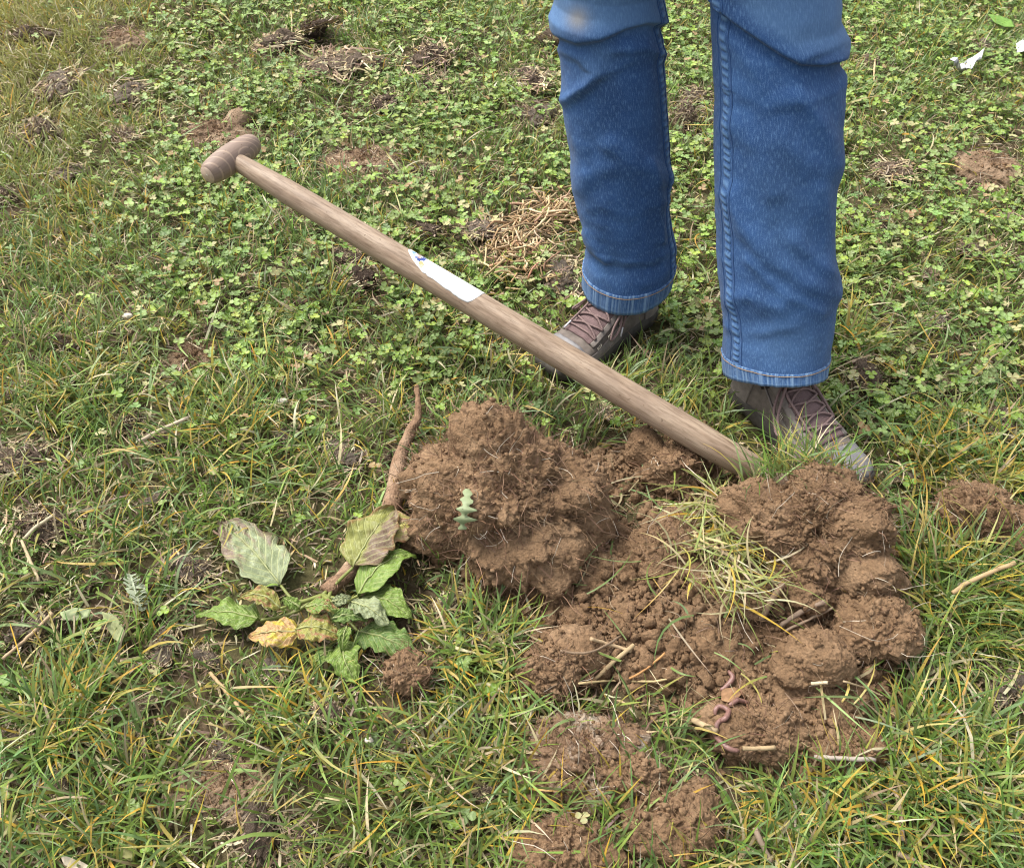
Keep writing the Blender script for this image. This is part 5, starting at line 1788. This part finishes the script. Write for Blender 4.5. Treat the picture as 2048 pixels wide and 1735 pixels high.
for i, (a, b, hwp, km, lb) in enumerate(CLUMPS):
    g = on(a, b + hwp * 0.25, 0.0)
    sc = hwp / FPX * float(PX(g[None])[2][0]) * 1.15
    k = i % 6
    root = empty('manure_clump', g + np.array([0, 0, 0.010 + 0.12 * sc]), lb, 'manure', 'dry manure in the field')
    root.rotation_euler = (rs.normal() * 0.15, rs.normal() * 0.15, rs.random() * 6.28)
    root.scale = (sc * rs.uniform(0.9, 1.25), sc * rs.uniform(0.75, 1.1), sc * rs.uniform(0.5, 0.85))
    obj('lump', PMAT[km][k][0], None, root)
    obj('fibres', PMAT[km][k][1], None, root, kind='stuff')

# ------------------------------------------------------------------ straw heap near the farther leg
sh = empty('straw_heap', on(1030, 500), 'heap of tangled tan straw in the clover left of the farther leg', 'straw')
sho = np.array(sh.location)
rs = np.random.default_rng(19)
for cx_, cy_, sxp, syp, cnt, mean in ((1030, 490, 62, 52, 230, 0.9), (1105, 425, 48, 38, 120, 0.5)):
    S = Soup()
    for i in range(cnt):
        g = on(cx_ + rs.normal() * sxp * 0.62, cy_ + rs.normal() * syp * 0.62, 0.012 + 0.03 * rs.random())
        a = mean + rs.normal() * 0.75
        Ls = 0.02 + 0.055 * rs.random()
        dv = np.array([math.cos(a), math.sin(a), rs.normal() * 0.30])
        nb = np.array([rs.normal(), rs.normal(), rs.normal()]) * 0.12 * Ls
        P = smooth_path([g - dv * Ls / 2, g + nb, g + dv * Ls / 2], 5)
        V, T, Q, _ = tube(P, 0.0010 + 0.0017 * rs.random(), 5)
        c = pick(np.array([(0.46, 0.33, 0.19), (0.36, 0.24, 0.13), (0.54, 0.42, 0.26), (0.28, 0.18, 0.10)]), 1, rs)[0]
        if i < 45:
            obj('straw', mesh_from('straw', V - sho, T, Q, col=np.tile(c, (len(V), 1))), M['fibre'], sh)
        else:
            S.add(V - sho, T, Q, c)
    obj('straw_mat', S.mesh('straw_mat'), M['fibre'], sh, kind='stuff')

# ------------------------------------------------------------------ single straws, stalks and twigs
STRAWS = [  # points (photo x, y, lift), radius m, colour, label
    ([(1186, 1362, .02), (1228, 1325, .028), (1266, 1290, .034)], .0030, (0.34, 0.25, 0.14), 'thick pale straw standing up on the lower edge of the dug soil'),
    ([(1180, 1277, .02), (1222, 1288, .022), (1262, 1303, .02)], .0026, (0.40, 0.29, 0.17), 'tan straw lying on the dug soil, above the thick pale one'),
    ([(1242, 1368, .016), (1285, 1340, .022), (1328, 1308, .026)], .0016, (0.42, 0.22, 0.09), 'thin orange-brown stalk on the lower edge of the dug soil'),
    ([(1160, 1372, .02), (1230, 1365, .02), (1300, 1366, .018), (1350, 1358, .016)], .0016, (0.46, 0.35, 0.18), 'long tan straw lying level along the lower edge of the dug soil'),
    ([(1362, 1432, .024), (1394, 1447, .026), (1428, 1466, .024)], .0042, (0.36, 0.27, 0.16), 'broad pale straw with frayed end beside the earthworms'),
    ([(1484, 1494, .02), (1545, 1493, .02)], .0030, (0.34, 0.25, 0.14), 'short pale straw under the low clod by the earthworms'),
    ([(1620, 1368, .02), (1652, 1364, .022)], .0024, (0.55, 0.46, 0.30), 'very short pale straw below the smooth rounded clod'),
    ([(1683, 1366, .02), (1720, 1376, .02), (1765, 1392, .018)], .0013, (0.40, 0.30, 0.18), 'thin brown stalk right of the smooth rounded clod'),
    ([(1562, 1172, .024), (1540, 1205, .022), (1522, 1243, .020)], .0044, (0.20, 0.135, 0.085), 'dark woody stick below the tangled grass'),
    ([(1558, 1250, .02), (1600, 1225, .024), (1650, 1202, .024)], .0036, (0.22, 0.16, 0.115), 'split grey-brown bark strip in the dug soil'),
    ([(1565, 1262, .018), (1615, 1236, .02), (1664, 1220, .02)], .0022, (0.26, 0.19, 0.13), 'thin bark sliver below the split bark strip'),
    ([(1905, 1185, .05), (1945, 1160, .06), (2030, 1125, .07)], .0034, (0.40, 0.28, 0.15), 'stout tan stalk in the long grass at the right edge'),
    ([(278, 882, .03), (325, 858, .036), (378, 834, .042)], .0032, (0.44, 0.36, 0.26), 'pale grey stalk in the grass left of the root'),
    ([(110, 1028, .034), (70, 1055, .034), (44, 1082, .03)], .0026, (0.50, 0.42, 0.28), 'bent pale straw beside the flat manure clump, upper half'),
    ([(44, 1082, .03), (60, 1120, .03), (78, 1162, .028)], .0024, (0.42, 0.33, 0.20), 'bent pale straw beside the flat manure clump, lower half'),
    ([(105, 1225, .04), (60, 1270, .04), (5, 1318, .035)], .0026, (0.36, 0.26, 0.16), 'brown straw stalk crossing the round grey manure clump'),
    ([(420, 1345, .02), (455, 1385, .02), (490, 1430, .016)], .0024, (0.42, 0.30, 0.16), 'tan stalk bent down from the narrow manure clump'),
    ([(1790, 1580, .03), (1800, 1620, .032), (1806, 1680, .03)], .0030, (0.34, 0.25, 0.17), 'brown dead stalk in the grass at the lower right'),
    ([(1795, 1705, .03), (1830, 1722, .03), (1868, 1745, .03)], .0034, (0.30, 0.225, 0.155), 'brown dead stalk cut by the lower edge at the right'),
    ([(1510, 1655, .04), (1525, 1690, .036), (1542, 1722, .03)], .0032, (0.24, 0.18, 0.13), 'dark twig beside the upright grey manure clump'),
    ([(1625, 1518, .014), (1680, 1514, .016), (1750, 1522, .014)], .0030, (0.34, 0.29, 0.24), 'grey stick along the lower right edge of the dug soil'),
    ([(582, 22, .03), (584, 60, .03), (580, 110, .02)], .0022, (0.48, 0.38, 0.22), 'upright pale straw left of the almost black manure clump'),
    ([(880, 230, .02), (898, 205, .02), (892, 170, .02)], .0022, (0.45, 0.34, 0.22), 'pale straw leaning on the small dark manure clump'),
    ([(768, 440, .02), (780, 470, .03), (805, 505, .04)], .0016, (0.40, 0.29, 0.17), 'thin brown straw sticking up behind the shaft'),
    ([(1750, 120, .03), (1748, 150, .03), (1750, 165, .02)], .0030, (0.46, 0.35, 0.20), 'short upright straw right of the knee'),
    ([(1240, 1270, .02), (1180, 1310, .022), (1120, 1300, .018)], .0018, (0.20, 0.14, 0.09), 'dark curved root lying on the dug soil at the left'),
]
for pts_, rd, c, lb in STRAWS:
    P = smooth_path([top(a, b, z_ * 0.35, 4.0) if 1030 < a < 1830 and 1150 < b < 1530 else on(a, b, z_) for a, b, z_ in pts_], 14)
    P = P + 0.0008 * np.stack([vnoise(P * 200, 1), vnoise(P * 200, 2), vnoise(P * 200, 3)], 1)
    V, T, Q, _ = tube(P, rd * (1 + 0.18 * vnoise(P * 150, 5)), 8)
    ctr = P.mean(0)
    V = ctr + (V - ctr)
    obj('straw_stalk', mesh_from('straw_stalk', V - P[0], T, Q, col=np.clip(np.array(c) * (1 + 0.25 * fbm(V * 160, 2, 3))[:, None], 0.01, 0.9)), M['fibre'], loc=P[0], label=lb, cat='straw', group='loose straws and stalks')

# ------------------------------------------------------------------ earthworms
for pts_, lb in (([(1424, 1425, .016), (1428, 1413, .024), (1440, 1408, .028), (1450, 1416, .026), (1446, 1432, .024), (1432, 1436, .02), (1426, 1448, .016), (1436, 1462, .01)], 'pink earthworm curled in a loop on the soil'),
                 ([(1458, 1404, .016), (1466, 1396, .024), (1480, 1394, .024), (1494, 1402, .012)], 'pink earthworm arched out of the soil right of the curled one'),
                 ([(1452, 1338, .014), (1460, 1352, .022), (1452, 1368, .022), (1436, 1376, .012)], 'pinkish grey earthworm above the dry brown leaf'),
                 ([(1420, 1470, .016), (1436, 1482, .022), (1454, 1492, .020), (1472, 1500, .008)], 'thick brown-pink earthworm below the curled one')):
    P = smooth_path([top(a, b, 0.35 * z_ - 0.003) for a, b, z_ in pts_], 40)
    r_ = 0.0034 * np.interp(np.linspace(0, 1, 40), [0, .1, .35, .42, .9, 1], [.55, .9, 1.0, 1.1, .9, .4]) * (1 + 0.05 * np.sin(np.arange(40) * 2.6))
    V, T, Q, _ = tube(P, r_, 10)
    obj('earthworm', mesh_from('earthworm', V - P[0], T, Q), M['worm'], loc=P[0], label=lb, cat='earthworm', group='earthworms in the dug soil')


# ------------------------------------------------------------------ grass tufts standing out of the sward
def tuft(a, b, rad_px, hgt, n, label, seed, lean=(0, 0), yel=0.16, straw=0.12):
    n = int(n * 0.75)
    r2 = np.random.default_rng(seed)
    g = on(a, b)
    w = float(PX(g[None])[2][0])
    r = rad_px / FPX * w
    th = r2.random(n) * 6.2832
    q_ = r2.random(n) ** 0.6 * r * 1.25
    x_, y_ = g[0] + q_ * np.cos(th), g[1] + q_ * np.sin(th) * 1.2
    ok = ~in_shoe(x_, y_, 0.002) & (soil_edge(x_, y_) > -0.015)
    x_, y_, th, q_ = x_[ok], y_[ok], th[ok], q_[ok]
    n = len(x_)
    az_ = np.where(r2.random(n) < 0.55, math.pi / 2 - th + r2.normal(size=n) * 0.8, r2.random(n) * 6.2832)
    L_ = hgt * (0.45 + 0.65 * r2.random(n))
    t0_ = 0.12 + 0.75 * r2.random(n)
    t1_ = t0_ + 0.3 + 1.0 * r2.random(n)
    cb_, ct_ = blade_cols(n, r2, yel * 0.7, straw, yel * 2)
    V, T, Q, C = blades(np.stack([x_, y_, Hg(x_, y_) - 0.003], 1), L_, 0.0030 + 0.0028 * r2.random(n), az_, t0_, t1_, r2.normal(size=n) * 0.4, 5, cb_, ct_, r2.normal(size=n) * 0.35)
    V[:, 0] += lean[0] * np.clip(V[:, 2] - g[2], 0, 1)
    V[:, 1] += lean[1] * np.clip(V[:, 2] - g[2], 0, 1)
    obj('grass_tuft', mesh_from('grass_tuft', V - g, T, Q, C), M['grass'], loc=g, label=label, cat='grass tuft', group='grass tufts in the pasture')


TUFTS = [(1910, 940, 70, .10, 340, 'dense yellow-green grass tuft right of the nearer shoe tip'), (1900, 1200, 105, .13, 560, 'large long-bladed grass tuft at the right of the dug soil'), (2030, 1150, 80, .14, 320, 'long grass tuft cut by the right edge in front of the molehill'),
         (1990, 920, 90, .11, 300, 'grass tuft behind the molehill at the right edge'), (1800, 1480, 110, .11, 420, 'grass tuft at the lower right corner of the dug soil'), (1930, 1600, 130, .10, 480, 'wide combed-over grass tuft near the lower right corner'),
         (1640, 1660, 110, .10, 420, 'grass tuft right of the squarish clod near the bottom'), (1690, 690, 40, .12, 130, 'thin upright yellowing grass tuft right of the nearer hem'), (170, 790, 80, .09, 340, 'grass tuft at the left edge, level with the root tip'),
         (470, 850, 110, .10, 520, 'broad dark-green grass tuft left of the root'), (120, 1440, 70, .12, 300, 'upright grass tuft at the left edge near the bottom'), (960, 1560, 110, .09, 420, 'grass tuft left of the pale ashy heap'),
         (1290, 1735, 110, .10, 300, 'grass blades in front of the squarish clod at the lower edge'), (900, 690, 80, .08, 260, 'bright grass tuft under the spade shaft before the farther shoe'), (640, 600, 60, .09, 220, 'wispy grass tuft under the upper half of the shaft'),
         (770, 480, 55, .07, 240, 'bright grass tuft touching the shaft from behind'), (490, 400, 90, .08, 260, 'grass tuft under the spade handle'), (150, 480, 90, .07, 260, 'yellowish grass tuft at the left, below the handle'),
         (1830, 60, 110, .10, 320, 'olive long grass tuft at the top right'), (110, 20, 110, .09, 320, 'yellow grass tuft at the top left corner'), (620, 1430, 90, .08, 260, 'flattened grass tuft below the dock leaves'),
         (950, 1300, 75, .09, 280, 'grass tuft on the left edge of the dug soil'), (1330, 620, 60, .07, 160, 'low grass tuft between the two shoes'), (250, 1620, 110, .09, 330, 'grass tuft at the bottom left')]
for i, tf in enumerate(TUFTS):
    tuft(*tf, 500 + i, yel=0.32 if 'yellow' in tf[5] else 0.14)


def blade_set(bx, L_, az_, t0_, t1_, r2, cols, W=(0.0022, 0.0020), caz=0.8, segs=6):
    n = len(bx)
    cb_, ct_ = cols
    return blades(bx, L_, W[0] + W[1] * r2.random(n), az_, t0_, t1_, r2.normal(size=n) * caz, segs, cb_, ct_, r2.normal(size=n) * 0.4)


# turf grass still growing out of the back of the broad sod clod
r2 = np.random.default_rng(901)
sod = [o for o in bpy.data.objects if o.name.startswith('soil_clod') and 'broad root-laced' in o.get('label', '')][0]
so2 = np.array(sod.location)
n = 170
s = r2.random(n)
bx = np.stack([G(a, b, 0.075 + so2[2] + dz) for a, b, dz in zip(1490 + 220 * s + r2.normal(size=n) * 10, 990 - 50 * np.sin(s * 3.1) + r2.normal(size=n) * 10, -0.02 + 0.03 * np.sin(s * 3.1))])
V, T, Q, C = blade_set(bx, 0.04 + 0.08 * r2.random(n), r2.normal(size=n) * 1.0 - 0.25, 0.3 + 0.6 * r2.random(n), 0.8 + 0.9 * r2.random(n), r2, blade_cols(n, r2, 0.08, 0.12, 0.15))
obj('grass_fringe', mesh_from('grass_fringe', V - so2, T, Q, C), M['grass'], sod, kind='stuff')

# tangle of pulled grass lying on the dug soil
g0 = on(1450, 1080)
n = 330
a_ = 1450 + r2.normal(size=n) * 48
b_ = 1075 + r2.normal(size=n) * 52 + (a_ - 1450) * 0.15
b_[:60] = 1000 + r2.normal(size=60) * 14
a_[:60] = 1425 + r2.normal(size=60) * 25
bx = np.stack([on(a, b, 0.018 + 0.030 * r2.random()) for a, b in zip(a_, b_)])
cols = blade_cols(n, r2, 0.10, 0.30, 0.10, np.full(n, 0.45))
V, T, Q, C = blade_set(bx, 0.04 + 0.09 * r2.random(n), np.where(r2.random(n) < 0.55, math.pi - 0.25 + r2.normal(size=n) * 0.6, r2.random(n) * 6.28), 0.7 + 0.7 * r2.random(n), 1.5 + 0.5 * r2.random(n), r2, cols, caz=1.1)
obj('grass_tangle', mesh_from('grass_tangle', V - g0, T, Q, C), M['grass'], loc=g0, label='tangle of pulled pale green grass lying on the dug soil', cat='grass')

# single cut blades on the soil
n = 190
x = r2.uniform(-0.22, 0.72, n * 5)
y = r2.uniform(0.40, 1.15, n * 5)
k = soil_edge(x, y) < 0.01
x, y = x[k][:n], y[k][:n]
n = len(x)
V, T, Q, C = blade_set(np.stack([x, y, Hs(x, y) + 0.012], 1), 0.03 + 0.10 * r2.random(n) ** 1.5, r2.random(n) * 6.28, 1.0 + 0.5 * r2.random(n), 1.45 + 0.35 * r2.random(n), r2, blade_cols(n, r2, 0.10, 0.25, 0.1), caz=0.9)
obj('loose_grass', mesh_from('loose_grass', V, T, Q, C), M['grass'], kind='stuff', label='single cut grass blades strewn over the dug soil', cat='grass')

# ------------------------------------------------------------------ small odd things
def flat_leaf(name, outline, mat, label, cat, lift=0.0, col=(0.3, 0.3, 0.1), crinkle=0.004, ring=5, up=0.012):
    """thin leaf over a photo outline lying on the ground"""
    P = np.array([top(a, b, up) if name == 'dead_leaf' else on(a, b, up) for a, b in outline])
    c = P.mean(0)
    S = []
    k = len(P)
    ringP = [c[None]] + [c + (P - c) * f for f in np.linspace(1 / ring, 1, ring)]
    V = np.concatenate(ringP)
    V[:, 2] += crinkle * fbm(V * 70, 2, 3) + lift * np.linalg.norm(V[:, :2] - c[:2], axis=1) * (1 + fbm(V * 40, 2, 8))
    T = [(0, 1 + i, 1 + (i + 1) % k) for i in range(k)]
    Q = [(1 + r * k + i, 1 + (r + 1) * k + i, 1 + (r + 1) * k + (i + 1) % k, 1 + r * k + (i + 1) % k) for r in range(ring - 1) for i in range(k)]
    nV = len(V)
    V2 = V - np.array([0, 0, 0.001])
    T2 = [(a + nV, c_ + nV, b + nV) for a, b, c_ in T]
    Q2 = [(d + nV, c_ + nV, b + nV, a + nV) for a, b, c_, d in Q]
    last = 1 + (ring - 1) * k
    rim_ = [(last + (i + 1) % k, last + i, last + i + nV, last + (i + 1) % k + nV) for i in range(k)]
    cc = np.array(col) * (1 + 0.35 * fbm(V * 90, 3, 5))[:, None]
    return obj(name, mesh_from(name, np.concatenate([V, V2]) - c, T + T2, Q + Q2 + rim_, np.clip(np.concatenate([cc, cc]), 0.01, 0.9), np.full((2 * nV, 2), 5.0)), mat, loc=c, label=label, cat=cat)


# toothed leaf hanging on the big clod
P = smooth_path([top(928, 968, 0.010, 10), top(934, 1012, 0.010, 10), top(918, 1062, 0.010, 10)], 30)
t = np.linspace(0, 1, 30)
ww = 0.010 * np.interp(t, [0, .1, .25, .35, .5, .6, .75, .85, 1], [.3, .5, .9, .45, 1.2, .5, 1.1, .6, .35]) * (1 + 0.45 * np.sin(t * 23 + 4 * t * t))
sd_ = unit(np.array([1.0, -0.15, 0.1]))
V = np.concatenate([P - sd_ * ww[:, None] * 1.15, P + np.array([0, -.003, .003]), P + sd_ * ww[::-1][:, None] * 0 + sd_ * (ww * np.roll(1 + 0.4 * np.sin(t * 31), 3))[:, None]])
V[:, 1] -= 0.006
q_ = np.concatenate([[(i, i + 1, 31 + i, 30 + i) for i in range(29)], [(30 + i, 31 + i, 61 + i, 60 + i) for i in range(29)]])
V2 = V + np.array([0, .001, -.001])
qq = np.concatenate([q_, q_[:, ::-1] + 90])
obj('toothed_leaf', mesh_from('toothed_leaf', np.concatenate([V, V2]) - P[-1], quads=qq, col=np.tile((0.27, 0.32, 0.17), (180, 1)), uv=np.full((180, 2), 5.0)), M['clover'], loc=P[-1], label='pale green toothed leaf hanging on the front of the biggest clod', cat='leaf')

flat_leaf('dead_leaf', [(1438, 1384), (1450, 1374), (1468, 1372), (1480, 1384), (1474, 1396), (1456, 1400), (1444, 1396)], M['litter'], 'dry curled brown leaf on the soil above the earthworms', 'leaf', 0.25, (0.26, 0.15, 0.08), 0.012, up=0.004)
flat_leaf('white_fluff', [(1889, 149), (1897, 148), (1903, 143), (1912, 141), (1917, 136), (1923, 138), (1930, 132), (1940, 129), (1950, 131), (1957, 128), (1955, 138), (1946, 140), (1941, 146), (1932, 144), (1926, 151), (1918, 150), (1911, 157), (1903, 153), (1896, 158)], M['litter_white'], 'torn strip of white fluff in the grass at the upper right', 'litter', 0.5, (0.8, 0.8, 0.8), 0.020, up=0.022)
flat_leaf('white_fluff', [(2030, 92), (2042, 88), (2060, 92), (2066, 106), (2050, 112), (2034, 104)], M['litter_white'], 'white fluff cut by the right edge near the top', 'litter', 0.2, (0.8, 0.8, 0.8), 0.014, up=0.03)
flat_leaf('fallen_leaf', [(238, 1688), (250, 1660), (268, 1672), (274, 1700), (262, 1722), (244, 1712)], M['litter'], 'olive withered leaf lying near the bottom left corner', 'leaf', 0.1, (0.30, 0.29, 0.12), 0.006, up=0.02)
flat_leaf('fallen_leaf', [(125, 1712), (150, 1715), (175, 1728), (180, 1745), (150, 1740), (130, 1730)], M['litter'], 'pale crumpled leaf cut by the bottom edge at the left', 'leaf', 0.2, (0.52, 0.45, 0.34), 0.010, up=0.025)
flat_leaf('wilted_leaf', [(120, 1225), (150, 1215), (185, 1222), (180, 1236), (150, 1240), (126, 1238)], M['litter'], 'wilted grey-green leaf right of the round grey manure clump', 'leaf', 0.1, (0.26, 0.30, 0.16), 0.008, up=0.03)
flat_leaf('wilted_leaf', [(205, 1225), (235, 1235), (252, 1265), (244, 1290), (226, 1275), (212, 1250)], M['litter'], 'wilted hanging olive leaf beside the silvery crinkled leaf', 'leaf', 0.1, (0.25, 0.27, 0.13), 0.008, up=0.03)
flat_leaf('broad_leaf', [(1975, 30), (2000, 34), (2022, 42), (2028, 60), (2008, 56), (1988, 46)], M['litter'], 'smooth green leaf in long grass at the top right corner', 'leaf', 0.1, (0.14, 0.25, 0.05), 0.005, up=0.05)
# silvery crinkled leaflet, like a small fern frond
P = smooth_path([on(262, 1150, .03), on(272, 1185, .04), on(285, 1220, .03)], 24)
S = Soup()
for i in range(24):
    for s_ in (-1, 1):
        w_l = 0.012 * math.sin(math.pi * (0.12 + 0.85 * i / 24)) + 0.003
        dv = np.array([s_ * 0.95, 0.25, 0.9 * math.sin(i * 2.3)])
        e_ = P[i] + dv * w_l
        f_ = np.array([0, -0.0022, 0.001])
        S.add(np.array([P[i] - f_, P[i] + f_, e_ + f_ * 0.9, e_ - f_ * 0.9]), None, [(0, 1, 2, 3)], (0.34, 0.38, 0.26))
V, T, Q, _ = tube(P, 0.0018, 6)
S.add(V, T, Q, (0.34, 0.38, 0.26))
obj('crinkled_leaf', S.mesh('crinkled_leaf', P[-1]), M['litter'], loc=P[-1], label='silvery crinkled thistle leaf in the grass at the left', cat='leaf')

# a few pale pebbles or snail shells
for a, b, r_, lb in ((565, 802, 9, 'pale pebble in the grass left of the root tip'), (255, 632, 9, 'pale pebble in the grass at the left'), (738, 1480, 8, 'whitish twisted shell in the grass below the lone clod')):
    g = on(a, b, 0.02)
    D, T = ICO[2]
    s_ = r_ / FPX * float(PX(g[None])[2][0])
    V = D * np.array([1.2, 0.8, 0.7]) * s_ * (1 + 0.2 * fbm(D * 2, 2, int(a)))[:, None]
    obj('pebble', mesh_from('pebble', V, tris=T), M['aglet'] if False else M['white_stitch'], loc=g, label=lb, cat='pebble', group='pale pebbles in the grass')
